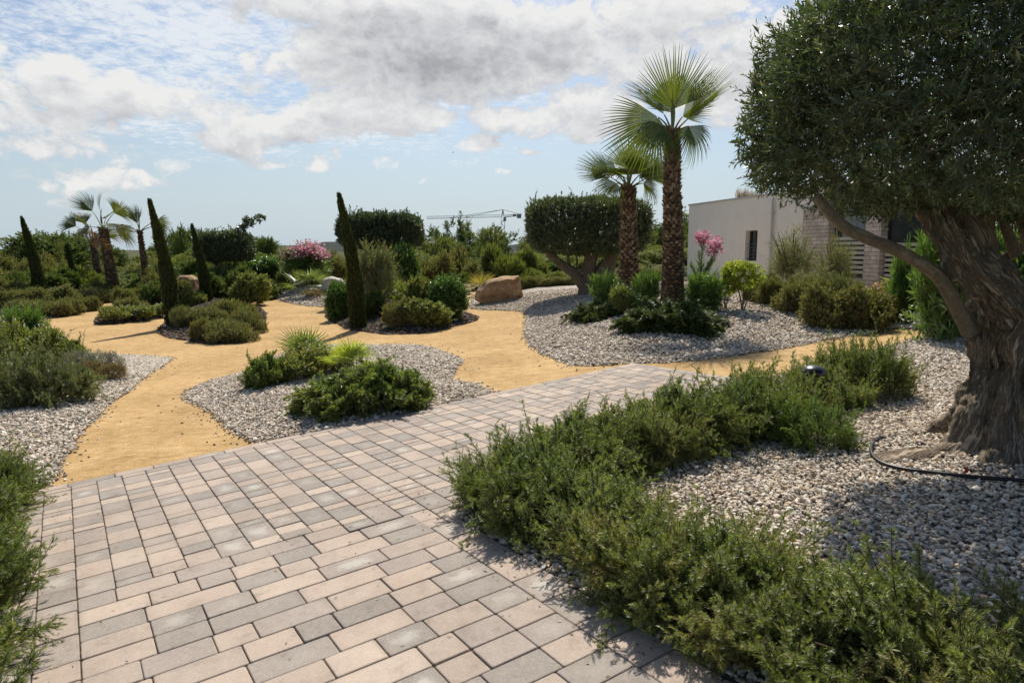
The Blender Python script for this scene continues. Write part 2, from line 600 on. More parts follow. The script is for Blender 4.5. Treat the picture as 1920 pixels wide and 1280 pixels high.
def m_sand(k):
    tc = k.n('ShaderNodeTexCoord').outputs['Object']
    big = k.noise(tc, 0.9, 4, 0.6)
    med = k.noise(tc, 7, 5, 0.65)
    fine = k.noise(tc, 95, 4, 0.75)
    grain = k.voro(tc, 210, out='Color')
    c = k.ramp(med, [(0.28, (0.39, 0.248, 0.100)), (0.5, (0.50, 0.325, 0.138)), (0.75, (0.60, 0.415, 0.195))])
    c = k.mix(1.0, c, k.ramp(big, [(0.3, (0.80, 0.77, 0.72)), (0.65, (1.08, 1.08, 1.12))]), 'MULTIPLY')
    c = k.mix(1.0, c, k.ramp(fine, [(0.30, (0.42, 0.38, 0.32)), (0.45, (0.92, 0.90, 0.88)), (0.58, (1.02, 1.02, 1.02)), (0.74, (1.35, 1.40, 1.5))]), 'MULTIPLY')
    gs = k.n('ShaderNodeSeparateColor'); k.put(gs.inputs[0], grain)
    c = k.mix(k.mr(gs.outputs[0], 0.90, 0.97, 0, 0.55), c, (0.20, 0.12, 0.055))
    c = k.mix(k.mr(gs.outputs[1], 0.90, 0.97, 0, 0.6), c, (0.82, 0.70, 0.48))
    st = k.noise(k.vm('MULTIPLY', tc, (1.0, 5.0, 1.0)), 5.0, 5, 0.7, 0.8)
    c = k.mix(1.0, c, k.ramp(st, [(0.32, (0.78, 0.74, 0.68)), (0.5, (1.0, 1.0, 1.0)), (0.7, (1.12, 1.13, 1.16))]), 'MULTIPLY')
    # scuffs and wheel tracks drawn out along the walk
    wv = k.noise(k.vm('MULTIPLY', tc, (1.0, 4.0, 1.0)), 3.5, 4, 0.6, 0.6)
    hgt = k.m('ADD', k.m('MULTIPLY', fine, 0.45), k.m('ADD', k.m('MULTIPLY', med, 0.8), k.m('MULTIPLY', wv, 0.9)))
    return principled(k, c, 0.93, 0.12, hgt, 0.75, 0.012).outputs[0]


def stone_cols(k, f):
    return k.ramp(f, [(0.0, (0.20, 0.165, 0.13)), (0.14, (0.36, 0.305, 0.24)), (0.32, (0.52, 0.445, 0.355)), (0.50, (0.67, 0.58, 0.465)), (0.60, (0.56, 0.41, 0.26)),
                      (0.70, (0.72, 0.64, 0.52)), (0.86, (0.84, 0.775, 0.66)), (1.0, (0.48, 0.34, 0.20))])


def m_gravel_bed(k):
    tc = k.n('ShaderNodeTexCoord').outputs['Object']
    v = k.n('ShaderNodeTexVoronoi'); k.put(v.inputs['Vector'], tc); v.inputs['Scale'].default_value = 36
    sc = k.n('ShaderNodeSeparateColor'); k.put(sc.inputs[0], v.outputs['Color'])
    c = stone_cols(k, sc.outputs[0])
    c = k.mix(k.mr(v.outputs['Distance'], 0.35, 0.75), c, (0.10, 0.085, 0.07))
    return principled(k, c, 0.85, 0.2, k.m('SUBTRACT', 1.0, v.outputs['Distance']), 0.9, 0.02).outputs[0]


def m_stone(k):
    geo = k.n('ShaderNodeNewGeometry')
    tc = k.n('ShaderNodeTexCoord').outputs['Object']
    c = stone_cols(k, geo.outputs['Random Per Island'])
    nz = k.noise(tc, 90, 3, 0.6)
    c = k.mix(1.0, c, k.ramp(nz, [(0.3, (0.78, 0.76, 0.74)), (0.7, (1.16, 1.16, 1.16))]), 'MULTIPLY')
    return principled(k, c, 0.75, 0.3, nz, 0.3, 0.003).outputs[0]


def m_mulch(k):
    tc = k.n('ShaderNodeTexCoord').outputs['Object']
    v = k.n('ShaderNodeTexVoronoi'); k.put(v.inputs['Vector'], k.vm('MULTIPLY', tc, (1, 2.2, 1))); v.inputs['Scale'].default_value = 26
    sc = k.n('ShaderNodeSeparateColor'); k.put(sc.inputs[0], v.outputs['Color'])
    c = k.ramp(sc.outputs[0], [(0, (0.05, 0.036, 0.028)), (0.5, (0.115, 0.085, 0.064)), (0.85, (0.19, 0.15, 0.12)), (1, (0.28, 0.23, 0.18))])
    return principled(k, c, 0.9, 0.1, v.outputs['Distance'], 0.9, 0.03).outputs[0]


def m_chip(k):
    geo = k.n('ShaderNodeNewGeometry')
    c = k.ramp(geo.outputs['Random Per Island'], [(0, (0.05, 0.035, 0.026)), (0.5, (0.13, 0.095, 0.07)), (0.85, (0.21, 0.165, 0.13)), (1, (0.33, 0.275, 0.22))])
    return principled(k, c, 0.9, 0.1).outputs[0]


def m_ground(k):
    tc = k.n('ShaderNodeTexCoord').outputs['Object']
    n1 = k.noise(tc, 0.5, 5, 0.65); n2 = k.noise(tc, 14, 5, 0.7)
    c = k.ramp(n1, [(0.3, (0.045, 0.052, 0.022)), (0.5, (0.07, 0.072, 0.034)), (0.7, (0.12, 0.105, 0.06))])
    c = k.mix(1.0, c, k.ramp(n2, [(0.3, (0.5, 0.55, 0.5)), (0.7, (1.3, 1.3, 1.2))]), 'MULTIPLY')
    return principled(k, c, 0.95, 0.1, n2, 1.0, 0.06).outputs[0]


def bark(name, c1, c2, c3, su=14.0, sv=2.2, bdist=0.03, bs=1.0):
    def fn(k):
        uvn = k.n('ShaderNodeUVMap').outputs[0]
        tc = k.n('ShaderNodeTexCoord').outputs['Object']
        s = k.vm('ADD', k.vm('MULTIPLY', uvn, (su, sv, 0)), k.vm('SCALE', k.noise(tc, 3.0, 3, 0.6, out=1), scale=0.8))
        n1 = k.noise(s, 1.6, 8, 0.68, 0.3)
        n2 = k.noise(tc, 38, 4, 0.65)
        crack = k.mr(k.m('ABSOLUTE', k.m('SUBTRACT', n1, 0.5)), 0.0, 0.07)
        c = k.ramp(n1, [(0.28, c1), (0.5, c2), (0.72, c3)])
        c = k.mix(k.m('MULTIPLY', k.m('SUBTRACT', 1.0, crack), 0.35), c, tuple(x * 0.5 for x in c1))
        c = k.mix(1.0, c, k.ramp(n2, [(0.3, (0.72, 0.72, 0.72)), (0.7, (1.22, 1.2, 1.18))]), 'MULTIPLY')
        hgt = k.m('ADD', k.m('MULTIPLY', crack, 0.6), k.m('ADD', n1, k.m('MULTIPLY', n2, 0.35)))
        return principled(k, c, 0.9, 0.15, hgt, bs, bdist).outputs[0]
    return mat(name, fn)


M_PAVER = mat('paver', m_paver)
M_JOINT = mat('joint_sand', m_joint)
M_SAND = mat('ochre_sand', m_sand)
M_GBED = mat('gravel_ground', m_gravel_bed)
M_STONE = mat('gravel_stone', m_stone)
M_MULCH = mat('mulch_ground', m_mulch)
M_CHIP = mat('mulch_chip', m_chip)
M_GROUND = mat('scrub_ground', m_ground)

L_ROSE = leaf_mat('rosemary_leaf', [(0.0, (0.030, 0.046, 0.010)), (0.35, (0.060, 0.082, 0.015)), (0.7, (0.098, 0.122, 0.022)), (0.9, (0.150, 0.160, 0.038)), (1.0, (0.20, 0.16, 0.06))], 0.36, 0.42, 0.45, under=(0.17, 0.20, 0.12))
L_ROSEY = leaf_mat('rosemary_leaf_yellowing', [(0.0, (0.055, 0.068, 0.016)), (0.35, (0.086, 0.105, 0.025)), (0.62, (0.125, 0.140, 0.038)), (0.82, (0.165, 0.155, 0.055)), (1.0, (0.19, 0.125, 0.06))], 0.36, 0.45, 0.4, under=(0.19, 0.20, 0.12))
L_ROSEG = leaf_mat('rosemary_leaf_bright', [(0.0, (0.042, 0.068, 0.012)), (0.5, (0.078, 0.115, 0.020)), (1.0, (0.14, 0.17, 0.04))], 0.33, 0.42, 0.4, under=(0.16, 0.21, 0.10))
L_ROSED = leaf_mat('rosemary_leaf_grey', [(0.0, (0.044, 0.056, 0.018)), (0.5, (0.088, 0.102, 0.036)), (0.9, (0.145, 0.152, 0.060)), (1.0, (0.19, 0.16, 0.08))], 0.28, 0.45, 0.4, under=(0.18, 0.20, 0.13))
L_OLIVE = leaf_mat('olive_leaf', [(0.0, (0.032, 0.048, 0.018)), (0.5, (0.062, 0.085, 0.032)), (0.88, (0.105, 0.125, 0.055)), (1.0, (0.20, 0.19, 0.075))], 0.20, 0.40, 0.5, under=(0.15, 0.17, 0.125), tint=(1.2, 1.4, 0.6))
L_PINE = leaf_mat('pine_leaf', [(0.0, (0.030, 0.046, 0.012)), (0.5, (0.062, 0.085, 0.022)), (1.0, (0.115, 0.130, 0.036))], 0.25, 0.6, 0.2)
L_PINEY = leaf_mat('scrub_leaf', [(0.0, (0.060, 0.072, 0.018)), (0.5, (0.105, 0.120, 0.032)), (1.0, (0.175, 0.165, 0.06))], 0.28, 0.6, 0.2)
L_SCRUB = leaf_mat('olive_scrub_leaf', [(0.0, (0.095, 0.098, 0.036)), (0.45, (0.135, 0.135, 0.052)), (0.8, (0.185, 0.175, 0.075)), (1.0, (0.20, 0.14, 0.08))], 0.3, 0.6, 0.2)
L_DARK = leaf_mat('glossy_leaf', [(0.0, (0.022, 0.045, 0.010)), (0.5, (0.048, 0.088, 0.018)), (1.0, (0.10, 0.150, 0.032))], 0.28, 0.35, 0.5)
L_BRIGHT = leaf_mat('bright_leaf', [(0.0, (0.095, 0.110, 0.035)), (0.5, (0.155, 0.172, 0.055)), (0.9, (0.23, 0.24, 0.085)), (1.0, (0.27, 0.19, 0.08))], 0.4, 0.45, 0.35)
L_LIME = leaf_mat('lime_leaf', [(0.0, (0.13, 0.15, 0.03)), (0.5, (0.22, 0.25, 0.045)), (1.0, (0.38, 0.38, 0.08))], 0.38, 0.4, 0.35)
L_CARPET = leaf_mat('carpet_leaf', [(0.0, (0.095, 0.105, 0.045)), (0.45, (0.135, 0.145, 0.062)), (0.8, (0.19, 0.185, 0.09)), (1.0, (0.22, 0.15, 0.09))], 0.28, 0.6, 0.25)
L_GREY = leaf_mat('grey_leaf', [(0.0, (0.13, 0.13, 0.11)), (0.5, (0.22, 0.215, 0.19)), (1.0, (0.33, 0.32, 0.29))], 0.2, 0.7, 0.2)
L_RED = leaf_mat('reddish_leaf', [(0.0, (0.085, 0.05, 0.03)), (0.5, (0.15, 0.10, 0.05)), (1.0, (0.17, 0.17, 0.06))], 0.25, 0.6, 0.25)
L_CYP = leaf_mat('cypress_leaf', [(0.0, (0.016, 0.026, 0.008)), (0.5, (0.034, 0.050, 0.013)), (0.9, (0.065, 0.082, 0.022)), (1.0, (0.10, 0.085, 0.03))], 0.12, 0.6, 0.2)
L_FEATH = leaf_mat('feathery_leaf', [(0.0, (0.10, 0.11, 0.045)), (0.5, (0.165, 0.17, 0.075)), (1.0, (0.26, 0.23, 0.115))], 0.3, 0.6, 0.2)
L_FAN = leaf_mat('fan_leaf', [(0.0, (0.030, 0.045, 0.009)), (0.5, (0.050, 0.068, 0.012)), (1.0, (0.085, 0.10, 0.022))], 0.28, 0.38, 0.5, tint=(1.7, 1.7, 0.5))
L_FAND = leaf_mat('fan_leaf_dull', [(0.0, (0.035, 0.045, 0.014)), (0.5, (0.060, 0.070, 0.022)), (1.0, (0.10, 0.10, 0.035))], 0.25, 0.45, 0.3, tint=(1.3, 1.3, 0.5))
L_FANB = leaf_mat('fan_leaf_grey', [(0.0, (0.085, 0.105, 0.045)), (0.5, (0.13, 0.16, 0.06)), (1.0, (0.20, 0.215, 0.085))], 0.35, 0.4, 0.4)
L_DRY = leaf_mat('dry_leaf', [(0.0, (0.14, 0.09, 0.045)), (0.5, (0.23, 0.155, 0.08)), (1.0, (0.33, 0.25, 0.15))], 0.2, 0.7, 0.2, tint=(1.2, 1.0, 0.7))
L_OLEA = leaf_mat('oleander_leaf', [(0.0, (0.045, 0.080, 0.018)), (0.5, (0.080, 0.130, 0.032)), (1.0, (0.145, 0.20, 0.06))], 0.3, 0.3, 0.6)
L_PINK = leaf_mat('pink_petal', [(0.0, (0.50, 0.16, 0.24)), (0.5, (0.66, 0.31, 0.40)), (1.0, (0.80, 0.58, 0.62))], 0.35, 0.6, 0.2, tint=(1.1, 1.0, 1.0))
L_WHITE = leaf_mat('white_petal', [(0.0, (0.6, 0.6, 0.55)), (1.0, (0.8, 0.8, 0.76))], 0.3, 0.6, 0.2, tint=(1, 1, 1))
L_YELL = leaf_mat('yellow_petal', [(0.0, (0.62, 0.40, 0.03)), (1.0, (0.75, 0.55, 0.06))], 0.3, 0.6, 0.2, tint=(1, 1, 1))
L_PLUME = leaf_mat('plume', [(0.0, (0.42, 0.32, 0.19)), (1.0, (0.62, 0.50, 0.33))], 0.4, 0.8, 0.1, tint=(1, 1, 0.9))
M_TWIG = simple('twig', (0.11, 0.08, 0.05), 0.9, 0.1, nscale=30, namp=0.35)
M_TWIGG = simple('grey_twig', (0.19, 0.155, 0.115), 0.9, 0.1, nscale=30, namp=0.3)
M_PETIOLE = simple('petiole', (0.17, 0.20, 0.06), 0.5, 0.3, nscale=8, namp=0.3)
M_BARK = bark('olive_bark', (0.20, 0.152, 0.105), (0.40, 0.315, 0.225), (0.58, 0.47, 0.35), 30, 3.4, 0.03)
M_BARKS = bark('smooth_olive_bark', (0.16, 0.125, 0.08), (0.25, 0.195, 0.13), (0.33, 0.265, 0.185), 9, 2.5, 0.006, 0.6)
M_BARKD = bark('pine_bark', (0.06, 0.042, 0.03), (0.12, 0.09, 0.065), (0.20, 0.155, 0.12), 10, 3, 0.03)
M_FIBRE = bark('palm_fibre', (0.055, 0.035, 0.022), (0.12, 0.08, 0.05), (0.20, 0.14, 0.09), 8, 8, 0.03)


def m_boot(k):
    geo = k.n('ShaderNodeNewGeometry')
    tc = k.n('ShaderNodeTexCoord').outputs['Object']
    c = k.ramp(geo.outputs['Random Per Island'], [(0, (0.10, 0.062, 0.038)), (0.5, (0.20, 0.135, 0.085)), (0.85, (0.30, 0.215, 0.145)), (1, (0.40, 0.31, 0.22))])
    nz = k.noise(tc, 26, 4, 0.6)
    c = k.mix(1.0, c, k.ramp(nz, [(0.3, (0.55, 0.55, 0.55)), (0.7, (1.2, 1.2, 1.2))]), 'MULTIPLY')
    return principled(k, c, 0.85, 0.15, nz, 0.5, 0.02).outputs[0]


M_BOOT = mat('palm_leaf_base', m_boot)
# ------------------------------------------------------------------ the ground, paths and beds
rng = np.random.default_rng(7)
# outlines traced on the ground
POLY = {}
POLY['gravel_left'] = polyxy([(325, 668), (250, 663), (160, 661), (118, 655), (80, 635), (60, 615), (44, 600), (20, 592), (-140, 592)],
                             post_xy=[(-14.5, 9.0), (-10.0, 2.0), (-5.5, -2.5)], extra_uv=[])
POLY['gravel_left'] += [tuple(UV(-0.30, -4.2)[:2]), tuple(UV(-0.30, 2.24)[:2])] + polyxy([(104, 903), (107, 888), (120, 862), (142, 836), (150, 811), (180, 786), (205, 756), (240, 736), (264, 713), (285, 697), (311, 681), (322, 673)])
POLY['gravel_centre'] = polyxy([(484, 829), (462, 818), (443, 808), (418, 791), (400, 774), (377, 758), (351, 748), (350, 737), (367, 723), (400, 711), (457, 697), (500, 676), (545, 655), (600, 646),
                                (700, 647), (733, 646), (777, 646), (807, 650), (829, 659), (857, 668), (864, 678), (851, 692), (843, 704), (851, 713), (893, 719), (918, 731), (922, 738), (760, 772), (620, 803)])
POLY['gravel_palms'] = polyxy([(884, 566), (877, 577), (900, 580), (940, 581), (985, 583), (988, 603), (981, 628), (997, 650), (1027, 667), (1062, 680), (1080, 684), (1137, 684), (1173, 679), (1227, 679), (1293, 675),
                               (1360, 668), (1410, 660), (1460, 653), (1507, 645), (1545, 637), (1605, 628), (1700, 612), (1760, 600)],
                              post_xy=[tuple(W3(1560, 500, 17)[:2]), tuple(W3(1330, 500, 22)[:2]), tuple(W3(1080, 500, 25)[:2]), tuple(W3(890, 500, 25)[:2])])
POLY['gravel_back'] = polyxy([(500, 552), (530, 565), (570, 573), (610, 575), (645, 573), (660, 560)], post_xy=[tuple(W3(640, 500, 30)[:2]), tuple(W3(520, 500, 30)[:2])])
_gr = polyxy([(1372, 712), (1443, 708), (1530, 692), (1620, 662), (1693, 640), (1742, 628), (1800, 620)])
POLY['gravel_right'] = [tuple(UV(1.90, -5.5)[:2]), tuple(UV(1.90, -2.5)[:2]), tuple(UV(1.90, -.5)[:2]), tuple(UV(1.90, -0.36)[:2]), tuple(UV(2.0, -0.34)[:2]), tuple(UV(5.9, -0.34)[:2]), tuple(UV(6.06, -0.30)[:2])] + _gr + [(9.0, 9.6), (12.0, 7.0), (8.0, -2.5)]
POLY['mulch_cypress'] = polyxy([(288, 621), (312, 631), (350, 638), (400, 645), (450, 639), (480, 628), (496, 612), (500, 595), (494, 580), (475, 572), (430, 561), (370, 560), (340, 575), (315, 600)])
POLY['mulch_small'] = polyxy([(171, 606), (200, 608), (250, 603), (300, 598), (310, 585), (290, 574), (240, 571), (190, 585)])
POLY['mulch_left'] = polyxy([(18, 590), (40, 598), (70, 601), (100, 596), (150, 588), (173, 578), (170, 571), (130, 562), (60, 560), (0, 562), (-60, 575), (-40, 590)])
POLY['mulch_centre'] = polyxy([(610, 596), (632, 606), (650, 617), (692, 622), (733, 627), (800, 623), (867, 608), (902, 598), (884, 588), (850, 580), (800, 570), (700, 566), (640, 574), (612, 584)])
MOUNDS += [(POLY['gravel_palms'], 0.20, 2.2), (POLY['gravel_centre'], 0.07, 0.8), (POLY['gravel_left'], 0.06, 0.8), (POLY['mulch_cypress'], 0.20, 1.3), (POLY['mulch_small'], 0.14, 0.8),
           (POLY['mulch_left'], 0.18, 1.2), (POLY['mulch_centre'], 0.20, 1.2), (POLY['gravel_back'], 0.5, 2.0)]
HUMPS += [(3.25, 13.2, 1.3, 0.16), (3.1, 4.35, 0.75, 0.07)]
SAND = polyxy([(-260, 660), (-260, 585), (150, 567), (300, 557), (430, 553), (505, 553)], post_xy=[tuple(W3(640, 500, 31)[:2]), tuple(W3(900, 500, 27)[:2]), tuple(W3(1500, 500, 19)[:2]), (9.5, 12.5), (9.5, 7.6), (4.5, 6.4)]) \
    + [tuple(UV(5.9, -0.4)[:2]), tuple(UV(5.7, 2.25)[:2]), tuple(UV(0, 2.1)[:2]), tuple(UV(-0.6, 2.1)[:2]), (-6, 6), (-13, 9)]


def sheet(name, poly, m, off, res, zfun=gz, jit=0.0, step=0.12, seed=1, edge_off=None):
    B = smooth_poly(poly, step, jit, seed)
    lo, hi = B.min(0), B.max(0)
    gx, gy = np.meshgrid(np.arange(lo[0], hi[0], res), np.arange(lo[1], hi[1], res))
    P = np.stack([gx.ravel(), gy.ravel()], 1) + rng.uniform(-res * 0.2, res * 0.2, (gx.size, 2))
    P = P[inside(P, B)]
    P = P[seg_dist(P, B) > step * 0.5]
    pts = [Vector(p) for p in np.vstack([B, P])]
    n = len(B)
    r = mgeo.delaunay_2d_cdt(pts, [], [list(range(n))], 1, 1e-5)
    vs = np.array([tuple(v) for v in r[0]]); fs = np.array([f for f in r[2] if len(f) == 3])
    z = zfun(vs[:, 0], vs[:, 1]) + off
    V = np.column_stack([vs, z])
    o = mesh_obj(name, V, [fs], [m], smooth=True)
    me = o.data
    if len(me.polygons) and me.polygons[0].normal.z < 0:
        me.flip_normals()
    return tag(o, kind='structure')


def ground_sheet():
    xs = np.concatenate([-np.geomspace(6000, 32, 26), np.arange(-31, 31.1, 0.5), np.geomspace(32, 6000, 26)])
    ys = np.concatenate([-np.geomspace(3000, 8, 14), np.arange(-7, 45.1, 0.5), np.geomspace(46, 9000, 34)])
    gx, gy = np.meshgrid(xs, ys)
    far = np.maximum(gy - 34, 0) + np.maximum(np.abs(gx) - 26, 0)
    z = h0(gx, gy) - 0.09 - np.minimum(far * 0.02, 3.0)
    n, m = gx.shape
    V = np.column_stack([gx.ravel(), gy.ravel(), z.ravel()])
    i = np.arange(n - 1)[:, None] * m + np.arange(m - 1)[None]
    F = np.stack([i, i + 1, i + m + 1, i + m], -1).reshape(-1, 4)
    tag(mesh_obj('ground', V, [F], [M_GROUND], smooth=True), kind='structure')


ground_sheet()
sheet('sand_path', SAND, M_SAND, -0.016, 0.22, zfun=h0, step=0.3)
for nm, jit in (('gravel_left', .012), ('gravel_centre', .012), ('gravel_palms', .02), ('gravel_back', .03), ('gravel_right', .01)):
    sheet(nm.replace('_left', '_bed').replace('_centre', '_bed').replace('_palms', '_bed').replace('_back', '_bed').replace('_right', '_bed'), POLY[nm], M_GBED, -0.010, 0.16, jit=jit, step=0.1)
for i, nm in enumerate(('mulch_cypress', 'mulch_small', 'mulch_left', 'mulch_centre')):
    sheet('mulch_bed', POLY[nm], M_MULCH, -0.008, 0.18, jit=0.02, step=0.12, seed=i)


def paving():
    pv = random.Random(5)
    V = []; F4 = []; F8 = []; A = []; UVs = []
    n = 0
    c8 = None

    def warp(u, v):
        return u, v * (1 + 0.0132 * u) if v > 0 else v

    def block(u0, u1, v0, v1, typ):
        nonlocal n
        g = pv.uniform(0.0010, 0.0030)
        u0 += g + pv.uniform(-.0008, .0008); u1 -= g; v0 += g; v1 -= g + pv.uniform(-.0008, .0008)
        if u1 - u0 < 0.03 or v1 - v0 < 0.03: return
        cut = 0.007
        rings = []
        tilt = (pv.gauss(0, .0035), pv.gauss(0, .0035)); lift = pv.gauss(0, .0009)
        uc, vc = (u0 + u1) / 2, (v0 + v1) / 2
        for ins, w in ((0.0042, 0.0), (0.0012, -0.0022), (0.0, -0.0055), (0.0, -0.03)):
            a0, a1, b0, b1 = u0 + ins, u1 - ins, v0 + ins, v1 - ins
            ring = [(a0 + cut, b0), (a1 - cut, b0), (a1, b0 + cut), (a1, b1 - cut), (a1 - cut, b1), (a0 + cut, b1), (a0, b1 - cut), (a0, b0 + cut)]
            for (a, b) in ring:
                # a few worn corners
                ww = w + (a - uc) * tilt[0] + (b - vc) * tilt[1] + lift
                a_, b_ = warp(a, b)
                V.append(UV(a_, b_, ww)); UVs.append(((a - u0) / (u1 - u0), (b - v0) / (v1 - v0)))
                A.append(None)
        rnd = pv.random(); eff = pv.random() if (typ > .5 and pv.random() < .55) else (0.35 * pv.random() if pv.random() < .25 else 0.0)
        for i in range(32):
            A[n + i] = (typ, rnd, eff)
        F8.append([n + i for i in range(8)])
        for r in range(3):
            for i in range(8):
                j = (i + 1) % 8
                F4.append([n + r * 8 + 8 + i, n + r * 8 + 8 + j, n + r * 8 + j, n + r * 8 + i])
        n += 32
    VE = 2.27
    last = [0]

    def typ(prev):
        # colours mostly alternate
        return (1 - prev) if pv.random() < 0.80 else prev
    # stacked columns beyond the change of bond
    W = 0.1655
    ncol = 36
    for ci in range(-2, ncol):
        u0, u1 = ci * W, (ci + 1) * W
        if u1 > 5.87: u1 = 5.86
        lo = -4.6 if ci < 0 else (0.0 if u0 < 1.30 else (-0.145 if u0 < 1.62 else -0.42))
        v = VE - 0.115; t = pv.randint(0, 1)
        while v > lo + 0.001:
            L = pv.choices([.088, .122, .165, .205, .25], [.20, .26, .22, .20, .12])[0]
            if v - L < lo + 0.07: L = v - lo
            if L > .3: L = .2
            block(u0, u1, v - L, v, t); v -= L; t = typ(t)
    # running bond in front
    v = 0.0
    while v > -4.6:
        u = 0.0; t = pv.randint(0, 1)
        end = 1.705
        first = pv.uniform(.12, .3)
        while u < end - 0.001:
            L = first if u == 0 else pv.choices([.165, .215, .27, .33, .40], [.2, .25, .25, .2, .1])[0]
            if end - (u + L) < 0.09: L = end - u
            if v > -0.15 and u + L > 1.30:      # steps up beside the last columns
                L = 1.3240 - u
                if L > .05: block(u, u + L, v - .16, v, t)
                break
            block(u, u + L, v - .16, v, t); u += L; t = typ(t)
        v -= .16
    # border courses
    v = -0.42; t = 0
    while v > -4.6:
        L = pv.choice([.17, .2, .235]); block(1.705, 1.895, v - L, v, 1 if pv.random() < .72 else 0); v -= L
    for lo, hi, a, b in ((-0.33, 5.99, VE - .115, VE),):
        u = lo
        while u < hi - .01:
            L = pv.choice([.27, .31, .35]); L = min(L, hi - u) if hi - u - L > .08 else hi - u
            block(u, u + L, a, b, t); t = typ(t); u += L
    v = VE - .115
    while v > -0.42:
        L = pv.choice([.2, .25, .3]); block(5.862, 5.99, v - L, v, t); v -= L; t = typ(t)
    V = np.array(V); A = np.array(A)
    o = mesh_obj('paving', V, [np.array(F8), np.array(F4)], [M_PAVER], attrs={'pv': A}, uv=np.array(UVs))
    tag(o, kind='structure')
    # bedding sand seen in the joints
    q = [(-.33, -4.6), (1.9, -4.6), (1.9, -.42), (5.99, -.42), (5.99, VE), (-.33, VE)]
    pts = []
    for a, b in q:
        a, b = warp(a, b)
        pts.append(UV(a, b, -0.009))
    mb = bpy.data.meshes.new('paving_bed')
    mb.from_pydata([tuple(p) for p in pts], [], [[0, 1, 2, 3, 4, 5]])
    mb.materials.append(M_JOINT)
    ob = bpy.data.objects.new('paving_bed', mb); C.objects.link(ob); tag(ob, kind='structure')


paving()

_ico = None


def ico():
    global _ico
    if _ico is None:
        bm = bmesh.new(); bmesh.ops.create_icosphere(bm, subdivisions=1, radius=1)
        _ico = (np.array([v.co[:] for v in bm.verts]), np.array([[v.index for v in f.verts] for f in bm.faces])); bm.free()
    return _ico


OCT = (np.array([[1, 0, 0], [-1, 0, 0], [0, 1, 0], [0, -1, 0], [0, 0, 1], [0, 0, -1]], float),
       np.array([[0, 2, 4], [2, 1, 4], [1, 3, 4], [3, 0, 4], [2, 0, 5], [1, 2, 5], [3, 1, 5], [0, 3, 5]]))


def scatter(name, XY, size, m, lo=False, flat=(1, .75, .5), lift=0.3, zf=gz, layer=0.008, seed=3, kind='stuff', skew=0.28):
    r = np.random.default_rng(seed)
    bv, bf = OCT if lo else ico()
    n = len(XY); k = len(bv)
    s = size * np.exp(r.normal(0, 0.27, n))
    V = np.repeat(bv[None], n, 0) * (1 + r.uniform(-skew, skew, (n, k, 1)))
    ax = np.array(flat) * np.exp(r.normal(0, .18, (n, 3)))
    V = V * ax[:, None] * s[:, None, None]
    # tilt then turn
    tx = r.normal(0, .35, n); ty = r.normal(0, .35, n); tz = r.uniform(0, 6.28, n)
    def rot(V, a, i, j):
        c, d = np.cos(a)[:, None], np.sin(a)[:, None]
        x, y = V[..., i].copy(), V[..., j].copy()
        V[..., i] = x * c - y * d; V[..., j] = x * d + y * c
    rot(V, tx, 1, 2); rot(V, ty, 0, 2); rot(V, tz, 0, 1)
    z = zf(XY[:, 0], XY[:, 1]) + lift * s * flat[2] + r.uniform(-0.3, 1, n) * layer
    V += np.column_stack([XY, z])[:, None]
    F = (bf[None] + (np.arange(n) * k)[:, None, None]).reshape(-1, 3)
    o = mesh_obj(name, V.reshape(-1, 3), [F], [m])
    return tag(o, kind=kind)


def rand_in(poly, dens, seed, ymax=99, ymin=-1, fr=1.12):
    r = np.random.default_rng(seed)
    A = np.array(poly); lo, hi = A.min(0), A.max(0)
    lo[1] = max(lo[1], ymin); hi[1] = min(hi[1], ymax)
    n = int((hi - lo).prod() * dens)
    P = r.uniform(lo, hi, (n, 2))
    P = P[np.abs(P[:, 0]) < P[:, 1] * 0.747 * fr + 0.45]     # what the view and a step to its side can hold
    return P[inside(P, poly)]


